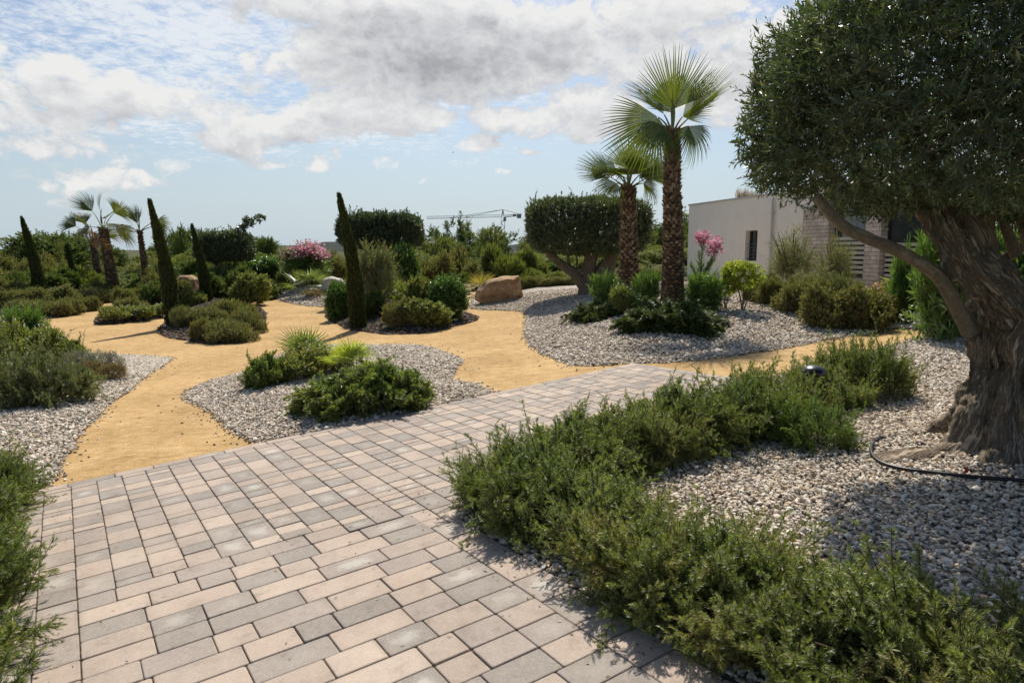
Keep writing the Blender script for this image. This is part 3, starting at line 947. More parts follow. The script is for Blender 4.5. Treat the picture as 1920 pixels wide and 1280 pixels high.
def gravel():
    gp = {k: smooth_poly(POLY[k], .1) for k in POLY if k.startswith('gravel')}
    A = rand_in(gp['gravel_right'], 2700, 11, ymax=6.8)
    tag(scatter('gravel', A, .0125, M_STONE, seed=1), 'pale mixed pebbles in the bed around the big olive tree', 'gravel')
    A = rand_in(gp['gravel_right'], 1100, 12, ymin=6.8, ymax=11)
    scatter('gravel', A, .019, M_STONE, lo=True, seed=2)
    A = np.vstack([rand_in(gp['gravel_left'], 1800, 13, ymax=10), ])
    tag(scatter('gravel', A, .0150, M_STONE, seed=3), 'grey pebbles of the bed left of the sandy path', 'gravel')
    A = rand_in(gp['gravel_centre'], 2000, 14)
    tag(scatter('gravel', A, .0148, M_STONE, seed=4), 'grey pebbles of the bed between the two arms of the path', 'gravel')
    A = rand_in(gp['gravel_palms'], 900, 15, ymax=20)
    tag(scatter('gravel', A, .021, M_STONE, lo=True, seed=5, layer=.012), 'pale pebbles of the raised bed under the two palms', 'gravel')
    A = rand_in(gp['gravel_back'], 300, 16, ymax=30)
    scatter('gravel', A, .035, M_STONE, lo=True, seed=6)
    # strays along the edges of the sand
    r = np.random.default_rng(9)
    S = []
    for k, p in gp.items():
        if k in ('gravel_back',): continue
        p = np.array(p)
        i = r.integers(0, len(p), 1500)
        q = p[i] + r.normal(0, .035, (1500, 2)) + (r.random((1500, 1)) < .12) * r.normal(0, .16, (1500, 2))
        S.append(q)
    S = np.vstack(S)
    uvc = np.column_stack([(S - P0[:2]) @ np.linalg.inv(np.array([BU[:2], AU[:2]]))])
    pav = (uvc[:, 0] > -.33) & (uvc[:, 0] < 6.0) & (uvc[:, 1] < 2.3 + .03 * uvc[:, 0]) & ~((uvc[:, 0] > 1.93) & (uvc[:, 1] < -.3))
    S = S[~pav & (S[:, 1] > 1)]
    scatter('stray_pebbles', S, .014, M_STONE, seed=8, zf=lambda x, y: h0(x, y) - .012, layer=.004)
    D = rand_in(SAND, 1.6, 21, ymax=22)
    for px, py, sx, sy, cnt in ((395, 750, 30, 22, 60), (420, 790, 25, 20, 50), (480, 820, 30, 6, 30), (120, 885, 14, 6, 18), (150, 850, 10, 20, 14), (1000, 640, 8, 20, 16), (310, 680, 16, 14, 25), (1180, 690, 60, 3, 20)):
        for _ in range(cnt):
            g = G(r.normal(px, sx), r.normal(py, sy), False)
            D = np.vstack([D, g[:2]])
    uvc = (D - P0[:2]) @ np.linalg.inv(np.array([BU[:2], AU[:2]]))
    D = D[~((uvc[:, 0] > -.33) & (uvc[:, 0] < 6.0) & (uvc[:, 1] < 2.33 + .03 * uvc[:, 0]))]
    scatter('stray_pebbles', D, .010, mat('dark_pebble', lambda k: principled(k, (0.10, 0.075, 0.05), 0.9).outputs[0]), seed=10, zf=lambda x, y: h0(x, y) - .014, layer=.002)
    for i, nm in enumerate(('mulch_cypress', 'mulch_small', 'mulch_left', 'mulch_centre')):
        A = rand_in(smooth_poly(POLY[nm], .1), 420, 30 + i, ymax=28)
        scatter('bark_mulch', A, .030, M_CHIP, lo=True, flat=(1.3, .6, .35), seed=40 + i, layer=.02)


gravel()


def litter():
    r = np.random.default_rng(77)
    P = []
    for u, v, su, sv, n in ((1.86, -1.6, .10, 1.0, 260), (2.6, -.05, .9, .10, 120), (-.12, .6, .10, 1.2, 120), (1.2, -1.2, .6, .9, 60)):
        q = np.column_stack([r.normal(u, su, n), r.normal(v, sv, n)])
        P += [UV(a, b)[:2] for a, b in q]
    q = r.normal(0, 1, (420, 2)) * [.8, .65] + [2.75, 3.7]; P += list(q)
    P = np.array(P); n = len(P)
    z = gz(P[:, 0], P[:, 1]) + r.uniform(.003, .006, n) + (P[:, 0] > 1.2) * .014
    a = r.uniform(0, 6.28, n)
    D = unit(np.column_stack([np.cos(a), np.sin(a), r.normal(0, .12, n)])); S = unit(np.cross(D, [0, 0, 1]) + r.normal(0, .15, (n, 3)))
    V, F = leaf_quads(np.column_stack([P, z]), D, S, r.uniform(.010, .034, n), r.uniform(.003, .009, n))
    tag(mesh_obj('fallen_leaves', V, [F], [mat('dead_leaf', lambda k: principled(k, k.ramp(k.n('ShaderNodeNewGeometry').outputs['Random Per Island'], [(0, (.06, .04, .025)), (.5, (.16, .115, .06)), (.8, (.26, .21, .11)), (1, (.10, .12, .05))]), .8).outputs[0])]), kind='stuff')


# ------------------------------------------------------------------ foliage
def perp(T, r):
    a = r.normal(0, 1, T.shape)
    a -= T * (a * T).sum(-1, keepdims=True)
    return unit(a)


def leaf_quads(P, D, S, L, W, m=0.5):
    """one kite-shaped face per leaf"""
    L = L[:, None]; W = W[:, None]
    V = np.stack([P, P + D * L * m + S * W * .5, P + D * L, P + D * L * m - S * W * .5], 1)
    n = len(P)
    return V.reshape(-1, 3), (np.arange(n) * 4)[:, None] + np.arange(4)[None]


def leaf_fold(P, D, S, L, W, fold=.25, m=.45, droop=0.0):
    """two faces meeting at a midrib, leaf tip bent a little"""
    N = unit(np.cross(D, S))
    L = L[:, None]; W = W[:, None]
    T = P + D * L - N * L * droop
    V = np.stack([P, P + D * L * m + S * W * .5 + N * W * fold, T, P + D * L * m - S * W * .5 + N * W * fold, P + D * L * m], 1)
    n = len(P)
    b = (np.arange(n) * 5)[:, None]
    F = np.concatenate([b + np.array([[0, 1, 2, 4]]), b + np.array([[0, 4, 2, 3]])])
    return V.reshape(-1, 3), F


def sprigs(P, D, Ls, Cv, K, lL, lW, spread=.8, r=None, fold=False, start=.0, taper=.5, m=.5, jl=.25, stem=0.0, whorl=2.4):
    """leaves set around many short stems; returns (V, F) of the leaves and of the stems"""
    n = len(P)
    t = (np.arange(K)[None] + r.uniform(0, 1, (n, K))) / K
    t = start + (1 - start) * t
    Ls_ = Ls[:, None, None]
    pos = P[:, None] + D[:, None] * Ls_ * t[..., None] + Cv[:, None] * Ls_ * (t ** 2)[..., None]
    T = unit(D[:, None] + 2 * Cv[:, None] * t[..., None])
    U = perp(D, r)[:, None] * np.ones((1, K, 1)); U = unit(U - T * (U * T).sum(-1, keepdims=True)); Vv = np.cross(T, U)
    ph = np.arange(K)[None] * whorl + r.uniform(0, 6.28, (n, 1)) + r.normal(0, .3, (n, K))
    rad = np.cos(ph)[..., None] * U + np.sin(ph)[..., None] * Vv
    a = spread * (1 - .45 * t) * np.exp(r.normal(0, .18, (n, K)))
    LD = unit(T * np.cos(a)[..., None] + rad * np.sin(a)[..., None])
    S = np.cross(T, rad)
    LL = lL * (1 - taper * t ** 3) * np.exp(r.normal(0, jl, (n, K)))
    WW = lW * LL / lL
    q = lambda x: x.reshape(-1, 3)
    if fold:
        out = leaf_fold(q(pos), q(LD), q(S), LL.ravel(), WW.ravel(), m=m, droop=.1)
    else:
        out = leaf_quads(q(pos), q(LD), q(S), LL.ravel(), WW.ravel(), m)
    st = None
    if stem > 0:
        k = 4
        tt = np.linspace(0, .97, k)
        c = P[:, None] + D[:, None] * Ls_ * tt[None, :, None] + Cv[:, None] * Ls_ * (tt ** 2)[None, :, None]
        w = stem * (1 - .6 * tt)[None, :, None]
        A = U[:, :1]; B = Vv[:, :1]
        Vs = np.stack([c + A * w, c - A * w * .5 + B * w * .87, c - A * w * .5 - B * w * .87], 2)   # n,k,3,3
        b = (np.arange(n) * k * 3)[:, None, None]
        i = (np.arange(k - 1) * 3)[None, :, None]; j = np.arange(3)[None, None]; j2 = (j + 1) % 3
        Fs = np.stack([b + i + j, b + i + j2, b + i + 3 + j2, b + i + 3 + j], -1).reshape(-1, 4)
        st = (Vs.reshape(-1, 3), Fs)
    return out, st


def lobe_points(lobes, n, r, shell=(.6, 1.0), pw=2.0, zmin=0.02):
    """points in the outer part of a union of (super)ellipsoids, with outward directions"""
    L = np.array(lobes, float)
    area = L[:, 3] * L[:, 4] + L[:, 4] * L[:, 5] + L[:, 3] * L[:, 5]
    Ps, Ns = [], []
    got = 0
    while got < n:
        k = r.choice(len(L), n * 2, p=area / area.sum())
        d = unit(r.normal(0, 1, (n * 2, 3)))
        if pw != 2.0:
            d = d / (np.abs(d) ** pw).sum(1, keepdims=True) ** (1 / pw)
        s = shell[0] + (shell[1] - shell[0]) * r.random((n * 2, 1)) ** .6
        P = L[k, :3] + d * L[k, 3:6] * s
        ok = P[:, 2] > zmin
        for q in L:
            e = ((np.abs(P - q[:3]) / q[3:6]) ** pw).sum(1)
            ok &= ~(e < (shell[0] * .92) ** pw)
        N = unit(np.sign(d) * np.abs(d) ** (pw - 1) / L[k, 3:6])
        Ps.append(P[ok]); Ns.append(N[ok]); got += ok.sum()
    return np.concatenate(Ps)[:n], np.concatenate(Ns)[:n]


def plant_mesh(name, parts, mats, parent=None, link=True):
    """parts: list of (V, F, material index)"""
    V = []; F = []; M = []; n = 0
    for v, f, mi in parts:
        V.append(v); F.append(f + n); M.append(np.full(len(f), mi)); n += len(v)
    return mesh_obj(name, np.concatenate(V), F, mats, np.concatenate(M), parent, link=link)


def bumpy(lobes, r, n=9, amp=.28, size=.45):
    """adds smaller lobes on the outside of each lobe so that an outline is uneven"""
    out = list(lobes)
    for q in lobes:
        for _ in range(n):
            d = unit(r.normal(0, 1, 3)); d[2] = abs(d[2]) * .9
            c = np.array(q[:3]) + d * np.array(q[3:6]) * (1 - size * .75)
            s = size * r.uniform(.7, 1.2)
            out.append((*c, q[3] * s, q[4] * s, q[5] * s * 1.05))
    return out


def foxtails(P, D, L, r, nl, nw, per=26, bend=.3, sag=-.12, spl=(.025, .055), K=20, spread=1.0):
    """long arching shoots, each densely set with short side sprigs"""
    n = len(P)
    Cv = r.normal(0, bend, (n, 3)) + [0, 0, sag]
    t = (np.arange(per)[None] + r.random((n, per))) / per
    pos = P[:, None] + D[:, None] * L[:, None, None] * t[..., None] + Cv[:, None] * L[:, None, None] * (t ** 2)[..., None]
    T = unit(D[:, None] + 2 * Cv[:, None] * t[..., None])
    rad = unit(r.normal(0, 1, T.shape)); rad = unit(rad - T * (rad * T).sum(-1, keepdims=True))
    d = unit(T * .8 + rad * .75).reshape(-1, 3)
    Ls = (r.uniform(*spl, (n, per)) * (1.1 - .5 * t)).ravel()
    lv, st = sprigs(pos.reshape(-1, 3), d, Ls, np.zeros((n * per, 3)), K, nl, nw, spread, r, stem=.0012, taper=.3)
    # main axes
    B = MB()
    for k in range(n):
        ax = [P[k] + D[k] * L[k] * q + Cv[k] * L[k] * q * q for q in np.linspace(0, 1, 7)]
        B.tube(ax, [.0028, .0012], 4, close=False)
    return [(*lv, 0), (*st, 1), (np.concatenate(B.V), np.concatenate(B.F[4]), 1)]


def rosemary(seed, w=1.0, d=1.0, h=.45, n=560, K=38, nl=.0135, nw=.0023, wisps=8, lm=None, up=.30, wispdir=None, wl=(.16, .32), nb=10, spread=.95, branches=165, per=22, spl=(.03, .075), sag=.04, lean=(0, 0, 0), bend=.2, clumps=34):
    r = np.random.default_rng(seed)
    lobes = bumpy([(0, 0, h * .20, w * .33, d * .33, h * .40)], r, nb, size=.42)
    # branches that rise from inside the bush and end in plumes at its surface
    # they stand in clumps, with shaded gaps between the clumps
    A, AN = lobe_points(lobes, clumps, r, (.84, 1.0), zmin=h * .06)
    AN = unit(AN + np.array([0, 0, up]) + r.normal(0, .30, A.shape) + np.array(lean))
    k_ = r.integers(0, clumps, branches)
    P = A[k_] + r.normal(0, .030, (branches, 3)); P[:, 2] = np.maximum(P[:, 2], .01)
    D = unit(AN[k_] + r.normal(0, .26, P.shape))
    L = r.uniform(.12, .30, branches)
    parts = foxtails(P - D * L[:, None] * .62, D, L, r, nl, nw, per=per, bend=bend, sag=sag, spl=spl, K=K, spread=spread)
    # inner growth
    P, N = lobe_points(lobes, n, r, (.45, .86), zmin=0)
    D = unit(N + [0, 0, up] + r.normal(0, .5, P.shape))
    lv, st = sprigs(P, D, r.uniform(.05, .11, n), r.normal(0, .15, P.shape), int(K * 1.4), nl, nw, spread, r, stem=.0018, taper=.35)
    parts += [(*lv, 0), (*st, 1)]
    if wisps:
        P, N = lobe_points(lobes, wisps, r, (.8, .95), zmin=h * .45)
        D = unit(N * .7 + [0, 0, .45] + r.normal(0, .25, P.shape) + (0 if wispdir is None else np.array(wispdir)))
        parts += foxtails(P - D * .08, D, r.uniform(*wl, len(P)), r, nl, nw, per=30, K=18, spl=(.022, .05))
    B = MB()
    for _ in range(9):
        a = r.uniform(0, 6.28); e = np.array([math.cos(a) * w * .3, math.sin(a) * d * .3, h * r.uniform(.3, .6)])
        B.tube(spline([(r.normal(0, .03), r.normal(0, .03), -.03), e * .5 + [0, 0, .02], e], 6), [.007, .003], 5, close=False)
    parts.append((np.concatenate(B.V), np.concatenate(B.F[4]), 1))
    return plant_mesh('rosemary_bush', parts, [lm or L_ROSE, M_TWIG], link=False)


def shrub(name, seed, w=1.0, d=1.0, h=.7, n=500, K=12, lL=.05, lW=.02, lm=None, up=.4, sl_=(.1, .2), spread=.95, shell=(.55, 1.0), base=.35, fold=False, twig=M_TWIG, stems=8, nb=8, size=.45, pw=2.0,
          flowers=None, m=.5, lobes=None, stemr=.0025, bl=0.0, noise_=.4):
    """flowers: (material, count, blob radius, petals, petal size)"""
    r = np.random.default_rng(seed)
    if lobes is None and base < .3:
        lobes = []
        for i in range(6):
            a_ = i * 1.05 + r.uniform(-.5, .5); q_ = 0.0 if i == 0 else r.uniform(.16, .27); s_ = r.uniform(.17, .27) if i else .3
            hz = h * r.uniform(.55, 1.0) * (1 if i == 0 else .9)
            lobes.append((math.cos(a_) * q_ * w, math.sin(a_) * q_ * d, h * base + (hz - h * base) * .42, s_ * w, s_ * d, (hz - h * base) * .56))
    L0 = lobes or [(0, 0, h * (base + (1 - base) / 2), w * .42, d * .42, h * (1 - base) / 2 * .95)]
    lb = bumpy(L0, r, nb, size=size)
    P, N = lobe_points(lb, n, r, shell, pw=pw, zmin=0.0)
    D = unit(N + np.array([0, 0, up]) + r.normal(0, noise_, P.shape))
    Ls = r.uniform(*sl_, len(P))
    lv, st = sprigs(P - D * Ls[:, None] * .6, D, Ls, r.normal(0, .15, P.shape), K, lL, lW, spread, r, fold=fold, m=m, stem=stemr)
    parts = [(*lv, 0), (*st, 1)]
    B = MB()
    for _ in range(stems):
        a = r.uniform(0, 6.28); q = r.uniform(.15, .36)
        e = np.array([math.cos(a) * w * q, math.sin(a) * d * q, h * r.uniform(.6, .85)])
        B.tube(spline([(r.normal(0, .03), r.normal(0, .03), -.03 - bl), e * [.35, .35, .45], e], 6), [.014 * h + .004, .004], 5, close=False)
    if stems:
        parts.append((np.concatenate(B.V), np.concatenate(B.F[4]), 1))
    mats = [lm or L_DARK, twig]
    if flowers:
        fm, cnt, br, pn, ps = flowers[:5]
        P, N = lobe_points(lb, cnt, r, (.93, 1.03), zmin=h * (flowers[5] if len(flowers) > 5 else .3))
        N = unit(N + [0, -.25, .5])
        Q = (P[:, None] + N[:, None] * .02 + r.normal(0, br, (cnt, pn, 3))).reshape(-1, 3)
        Dp = unit(np.repeat(N, pn, 0) + r.normal(0, .9, Q.shape))
        parts.append((*leaf_quads(Q, Dp, perp(Dp, r), np.full(len(Q), ps), np.full(len(Q), ps * .8)), 2))
        mats.append(fm)
    return plant_mesh(name, parts, mats, link=False)


PROTO = {}
LAST = [None]
COUNT = {}


def place(key, loc, rz=0.0, sc=1.0, label=None, cat=None, group=None, name=None, rot=None):
    """a copy of a finished plant (and of its parts) set on the ground; the first use is the plant itself"""
    src = PROTO[key]
    o = src.copy()
    o.name = name or src.name.split('.')[0]
    C.objects.link(o)
    o.location = loc
    o.rotation_euler = rot if rot is not None else (0, 0, rz)
    o.scale = (sc, sc, sc) if np.isscalar(sc) else sc
    for ch in src.children:
        c = ch.copy(); C.objects.link(c); c.parent = o
        c.name = ch.name.split('.')[0]
    strip(o)
    LAST[0] = o
    return tag(o, label, cat, group)


def onground(px, py, dx=0, dy=0):
    g = G(px, py)
    x, y = g[0] + dx, g[1] + dy
    return (x, y, float(gz(x, y)))


def fit(key, px, pyb, pyt, wpx, label, cat, group=None, D=None, rz=None, name=None, depth=.45, wh=None, zsc=None, seed=None, push=True):
    """stand a unit-sized plant (1 wide, its own height h) where the photo shows it"""
    if D is None:
        g = G(px, pyb); D = g[1]
        wm = wpx / FPX * D
        if push: D = D + wm * depth * .5
        else: wm = wpx / FPX * D
    wm = wpx / FPX * D
    a = W3(px, pyb, D)
    x = W3(px, YH, D)[0]
    z = float(gz(x, D))
    top = W3(px, pyt, D)[2]
    ph = PROTO[key]['h']
    s = wm / PROTO[key]['w']
    sz = max(.1, top - z) / ph
    rr = random.Random(int(px * 7 + pyb))
    return place(key, (x, D, z - .02), rr.uniform(0, 6.28) if rz is None else rz, (s, s, sz), label, cat, group, name)


def extents(me):
    n = len(me.vertices); co = np.empty(n * 3, np.float32); me.vertices.foreach_get('co', co); co = co.reshape(-1, 3)
    return float(np.percentile(np.hypot(co[:, 0], co[:, 1]), 96) * 2), float(np.percentile(co[:, 2], 99))


def reg(key, o, w, h):
    w, h = extents(o.data)
    o['w'] = w; o['h'] = h
    PROTO[key] = o
    return o


def strip(o):
    for k in ('w', 'h'):
        if k in o: del o[k]


def make_protos():
    reg('roseA', rosemary(101, wisps=3), 1.0, .45)
    reg('roseB', rosemary(102, wisps=4, up=.12, lm=L_ROSEY, branches=130), 1.0, .45)
    reg('roseC', rosemary(103, wisps=13, wispdir=(-1.4, .2, -.05), wl=(.22, .42), lean=(-.5, .1, .1)), 1.0, .45)
    reg('roseE', rosemary(108, wisps=4, up=.5, nb=14, lm=L_ROSE), 1.0, .45)
    reg('roseL', rosemary(104, wisps=2, lm=L_ROSEG, branches=110), 1.0, .5)
    reg('roseD', rosemary(105, wisps=24, lm=L_ROSED, wl=(.2, .34), up=.05, wispdir=(-.3, -.5, 0), branches=110, sag=-.1), 1.0, .45)
    reg('roseF', rosemary(106, wisps=2, nl=.024, nw=.0055, up=-.15, sag=-.25, spl=(.04, .09)), 1.0, .42)
    reg('trail', rosemary(107, wisps=20, wl=(.2, .34), nl=.028, nw=.0065, h=.35, up=-.45, sag=-.4, wispdir=(0, 0, -.7), lm=leaf_mat('trailing_leaf', [(0.0, (0.024, 0.040, 0.010)), (0.6, (0.050, 0.070, 0.018)), (1.0, (0.10, 0.115, 0.034))], .2)), 1.0, .35)
    reg('carpetA', shrub('carpet_shrub', 201, h=.3, n=1500, K=12, lL=.035, lW=.011, lm=L_CARPET, base=0, sl_=(.07, .15), up=.6, spread=.8, stems=0, nb=6, size=.5, noise_=.6), 1.0, .3)
    reg('carpetB', shrub('carpet_shrub', 202, h=.3, n=1300, K=12, lL=.035, lW=.014, lm=L_SCRUB, base=0, sl_=(.06, .15), up=.9, spread=.8, stems=0, nb=6, size=.5, noise_=.6), 1.0, .3)
    reg('leafy', shrub('leafy_shrub', 203, h=.65, n=650, K=14, lL=.042, lW=.022, lm=L_BRIGHT, base=.22, sl_=(.08, .2), up=.6, fold=True, flowers=(L_WHITE, 14, .02, 4, .03), nb=10), 1.0, .65)
    reg('dark', shrub('glossy_shrub', 204, h=.8, n=1100, K=14, lL=.05, lW=.022, lm=L_DARK, base=.05, sl_=(.08, .18), up=.6, nb=5), 1.0, .8)
    reg('darkb', shrub('leafy_shrub', 205, h=.75, n=750, K=14, lL=.05, lW=.024, lm=L_PINEY, base=.1, sl_=(.08, .2), up=.5, nb=10, size=.5), 1.0, .75)
    reg('scrub', shrub('scrub_bush', 206, h=.8, n=1100, K=16, lL=.055, lW=.016, lm=L_SCRUB, base=.03, sl_=(.1, .24), up=.7, nb=5, size=.5, spread=.7, noise_=.55), 1.0, .8)
    reg('scrubd', shrub('scrub_bush', 207, h=.8, n=1100, K=16, lL=.055, lW=.02, lm=L_PINE, base=.03, sl_=(.1, .22), up=.7, nb=5, size=.5, spread=.7, noise_=.55), 1.0, .8)
    reg('grey', shrub('grey_shrub', 208, h=.45, n=900, K=16, lL=.022, lW=.007, lm=L_GREY, base=0, sl_=(.06, .14), up=.5, nb=8, twig=M_TWIGG), 1.0, .45)
    reg('red', shrub('reddish_shrub', 209, h=.45, n=700, K=14, lL=.028, lW=.010, lm=L_RED, base=0, sl_=(.08, .16), up=.6, nb=8), 1.0, .45)
    reg('lime', shrub('clipped_shrub', 210, h=1.0, n=400, K=12, lL=.055, lW=.030, lm=L_LIME, base=.40, sl_=(.07, .16), up=.9, fold=True, stems=7, twig=M_TWIGG, nb=7), 1.0, 1.0)
    reg('feath', shrub('tamarisk', 211, h=1.5, n=420, K=34, lL=.05, lW=.006, lm=L_FEATH, base=.08, sl_=(.25, .5), up=1.2, shell=(.15, 1), stems=12, twig=M_TWIGG, nb=6, size=.4, spread=.7, stemr=.002, noise_=.6), 1.0, 1.5)
    reg('wispy', shrub('wispy_shrub', 212, h=1.6, n=900, K=22, lL=.045, lW=.010, lm=leaf_mat('wispy_leaf', [(0, (.10, .11, .05)), (.6, (.17, .175, .085)), (1, (.25, .24, .13))], .3), base=.25, sl_=(.2, .42), up=1.6, shell=(.3, 1), stems=14, twig=M_TWIGG, nb=8, size=.4, spread=.5, noise_=.3), 1.0, 1.6)
    reg('olean', shrub('oleander', 213, h=1.2, n=430, K=18, lL=.13, lW=.020, lm=L_OLEA, base=.05, sl_=(.2, .42), up=1.0, shell=(.3, 1), fold=True, nb=8, stems=9, spread=.75, flowers=(L_PINK, 46, .06, 30, .055, .62)), 1.0, 1.2)
    reg('oleanp', shrub('oleander', 214, h=1.0, n=380, K=18, lL=.14, lW=.022, lm=L_OLEA, base=.02, sl_=(.2, .42), up=1.0, shell=(.2, 1), fold=True, nb=7, stems=6, spread=.75), 1.0, 1.0)
    reg('pineg', shrub('pine_bush', 215, h=.8, n=1500, K=14, lL=.09, lW=.012, lm=L_PINEY, base=.02, sl_=(.1, .2), up=.9, nb=16, size=.5, spread=.6), 1.0, .8)


make_protos()


# ------------------------------------------------------------------ trees
def crown_mesh(name, lobes, n, K, lL, lW, lm, seed, parent=None, sl_=(.12, .3), up=.2, pw=2.0, shell=(.6, 1.0), spread=.9, fold=False, zmin=-99, stem=.004, tw=M_TWIG, noise_=.5, bump=(8, .4), m=.5, link=True):
    r = np.random.default_rng(seed)
    lb = bumpy(lobes, r, bump[0], size=bump[1]) if bump[0] else lobes
    P, N = lobe_points(lb, n, r, shell, pw=pw, zmin=zmin)
    D = unit(N + np.array([0, 0, up]) + r.normal(0, noise_, P.shape))
    Ls = r.uniform(*sl_, len(P))
    lv, st = sprigs(P - D * Ls[:, None] * .7, D, Ls, r.normal(0, .18, P.shape), K, lL, lW, spread, r, fold=fold, stem=stem, m=m)
    return plant_mesh(name, [(*lv, 0), (*st, 1)], [lm, tw], parent, link=link)


def rough_shape(seed, lobes=5, amp=.16, tw=1.5, deep=None):
    ph = np.random.default_rng(seed).uniform(0, 6.28, 12)

    def f(th, s):
        r = 1 + amp * np.sin(lobes * th + tw * s * 3 + ph[0]) * .6 + amp * .55 * np.sin((lobes * 2 + 1) * th - tw * s * 5 + ph[1]) + amp * .3 * np.sin((lobes * 4 + 1) * th + tw * s * 9 + ph[2]) \
            + amp * .35 * np.sin(11 * s + 2 * th + ph[3]) + amp * .22 * np.sin(27 * s - 3 * th + ph[4])
        if deep is not None:
            for (t0, s0, wt, ws, dp) in deep:
                dt = (th - t0 + math.pi) % (2 * math.pi) - math.pi
                r = r - dp * np.exp(-(dt / wt) ** 2 - ((s - s0) / ws) ** 2)
        return r
    return f


def roughen(o, amp, freq, seed=0):
    me = o.data
    n = len(me.vertices)
    co = np.empty(n * 3); me.vertices.foreach_get('co', co); co = co.reshape(-1, 3)
    no = np.empty(n * 3); me.vertices.foreach_get('normal', no); no = no.reshape(-1, 3)
    d = np.array([mnoise.fractal(Vector(c * freq) + Vector((seed, 0, 0)), 0.9, 2.1, 4) for c in co])
    co += no * (d * amp)[:, None]
    me.vertices.foreach_set('co', co.ravel()); me.update()


def big_olive():
    D0 = 4.3
    bx, by = 3.22, 4.32
    bz = float(gz(bx, by))
    root = empty('olive_tree', (bx, by, bz))
    tag(root, 'old olive tree with a thick gnarled trunk and dense crown, beside a black hose', 'olive tree', 'olive trees')
    loc = np.array([bx, by, bz])
    W = lambda px, py, D: W3(px, py, D) - loc
    # trunk with spreading foot
    p = spline([(0.03, 0, -.12), (0.02, 0, .05), (0.0, 0, .30), (-.01, .0, .55), (.03, .0, .80), (.08, .02, 1.0)], 90)
    s = np.linspace(0, 1, 90)
    rad = .222 + .60 * np.exp(-(s / .17) ** 1.2) + .06 * np.exp(-((s - .95) / .2) ** 2)

    def shp(th, s):
        base = rough_shape(3, 5, .13, 1.2, deep=[(-1.45, .46, .26, .15, .60), (-1.75, .66, .20, .12, .42), (2.6, .5, .25, .2, .3)])(th, s)
        roots = 1 + .34 * np.exp(-(s / .16) ** 1.5) * (np.sin(4 * th + .8) + .6 * np.sin(7 * th + 2.))
        return base * roots
    m = MB(); m.tube(p, rad, 128, shape=shp)
    tr = m.build('trunk', M_BARK, root, smooth=True, uv=True)
    roughen(tr, .060, 3.2, 3); roughen(tr, .026, 9, 1); roughen(tr, .009, 30, 5)

    def limb(nm, path, r0, seg=48, n=70, rs=.1, mtl=M_BARK, amp=.012, seed=2, lob=5):
        m = MB(); m.tube(spline(path, n), r0, seg, shape=rough_shape(seed, lob, rs, 1.0))
        o = m.build(nm, mtl, root, smooth=True, uv=True)
        if amp: roughen(o, amp, 10, seed)
        return o
    limb('branch', [(.10, -.02, .78), W(1925, 598, 4.25), W(1868, 540, 4.18), W(1815, 480, 4.15), W(1775, 405, 4.2), W(1735, 330, 4.25)], [.17, .145, .13, .122, .12, .10], amp=.034, rs=.17, seed=4)
    limb('branch', [(.14, .05, .7), (.46, .1, 1.0), (.72, .12, 1.4), (.9, .15, 1.9)], [.21, .15, .12, .1], seed=7, amp=.02)
    limb('branch', [W(1818, 622, 4.28), W(1793, 572, 4.22), W(1762, 522, 4.15), W(1700, 478, 4.05), W(1632, 449, 3.98), W(1575, 420, 3.95), W(1530, 370, 3.95)], [.050, .044, .039, .036, .034, .031, .027], seg=20, rs=.05, mtl=M_BARKS, amp=.004, seed=8, lob=3)
    for i, (a, b, c_) in enumerate((((1860, 470, 4.5), (1856, 420, 4.5), (1862, 350, 4.5)), ((1905, 480, 4.5), (1884, 420, 4.5), (1872, 370, 4.5)), ((1932, 470, 4.6), (1912, 400, 4.6), (1895, 340, 4.6)), ((1875, 490, 4.7), (1940, 440, 4.7), (1960, 340, 4.7)), ((1850, 500, 4.9), (1835, 430, 4.9), (1820, 340, 4.9)))):
        limb('branch', [W(*a), W(*b), W(*c_)], [.035, .03, .026], seg=12, n=16, mtl=M_BARKS, amp=0, seed=10 + i, lob=3)
    # crown: clipped into a thick rounded slab
    cx_, cy_, cz_ = 3.02 - bx, 4.25 - by, 2.40 - bz
    lob = [(cx_ + .03, cy_, cz_ + .04, 1.50, 1.20, .64), (cx_ + .35, cy_, cz_ + .24, 1.30, 1.10, .62)]
    r = np.random.default_rng(5)
    P, N = lobe_points(lob, 15500, r, (.74, 1.0), pw=4.0, zmin=-9)
    # press the outline in and out a little
    f = np.array([mnoise.noise(Vector(q * 1.9)) for q in P]); P += N * (f * .16)[:, None]
    D = unit(N * .75 + [0, 0, .25] + r.normal(0, .6, P.shape))
    Ls = r.uniform(.08, .17, len(P))
    lv, st = sprigs(P - D * Ls[:, None] * .6, D, Ls, r.normal(0, .16, P.shape), 13, .048, .0135, .85, r, fold=True, stem=.0016, m=.5, whorl=1.57 + .1)
    # loose shoots standing out of the clipped outline
    P2, N2 = lobe_points(lob, 300, r, (.95, 1.02), pw=3.2, zmin=-9)
    D2 = unit(N2 * .7 + [0, 0, .8] + r.normal(0, .35, P2.shape)); L2 = r.uniform(.10, .2, len(P2))
    lv2, st2 = sprigs(P2, D2, L2, r.normal(0, .2, P2.shape), 16, .055, .013, .7, r, fold=True, stem=.002)
    # bare inner twigs
    B = MB()
    for _ in range(150):
        a = unit(r.normal(0, 1, 3)) * [1.1, .9, .4] * r.uniform(.3, .9)
        q = np.array([cx_, cy_, cz_]) + a
        e = q + (r.normal(0, .16, 3) + a * .25)
        B.tube(spline([q, (q + e) / 2 + r.normal(0, .03, 3), e], 6), [.007, .003], 5, close=False)
    plant_mesh('crown', [(*lv, 0), (*st, 1), (*lv2, 0), (*st2, 1), (np.concatenate(B.V), np.concatenate(B.F[4]), 1)], [L_OLIVE, M_TWIGG], root)
    return root


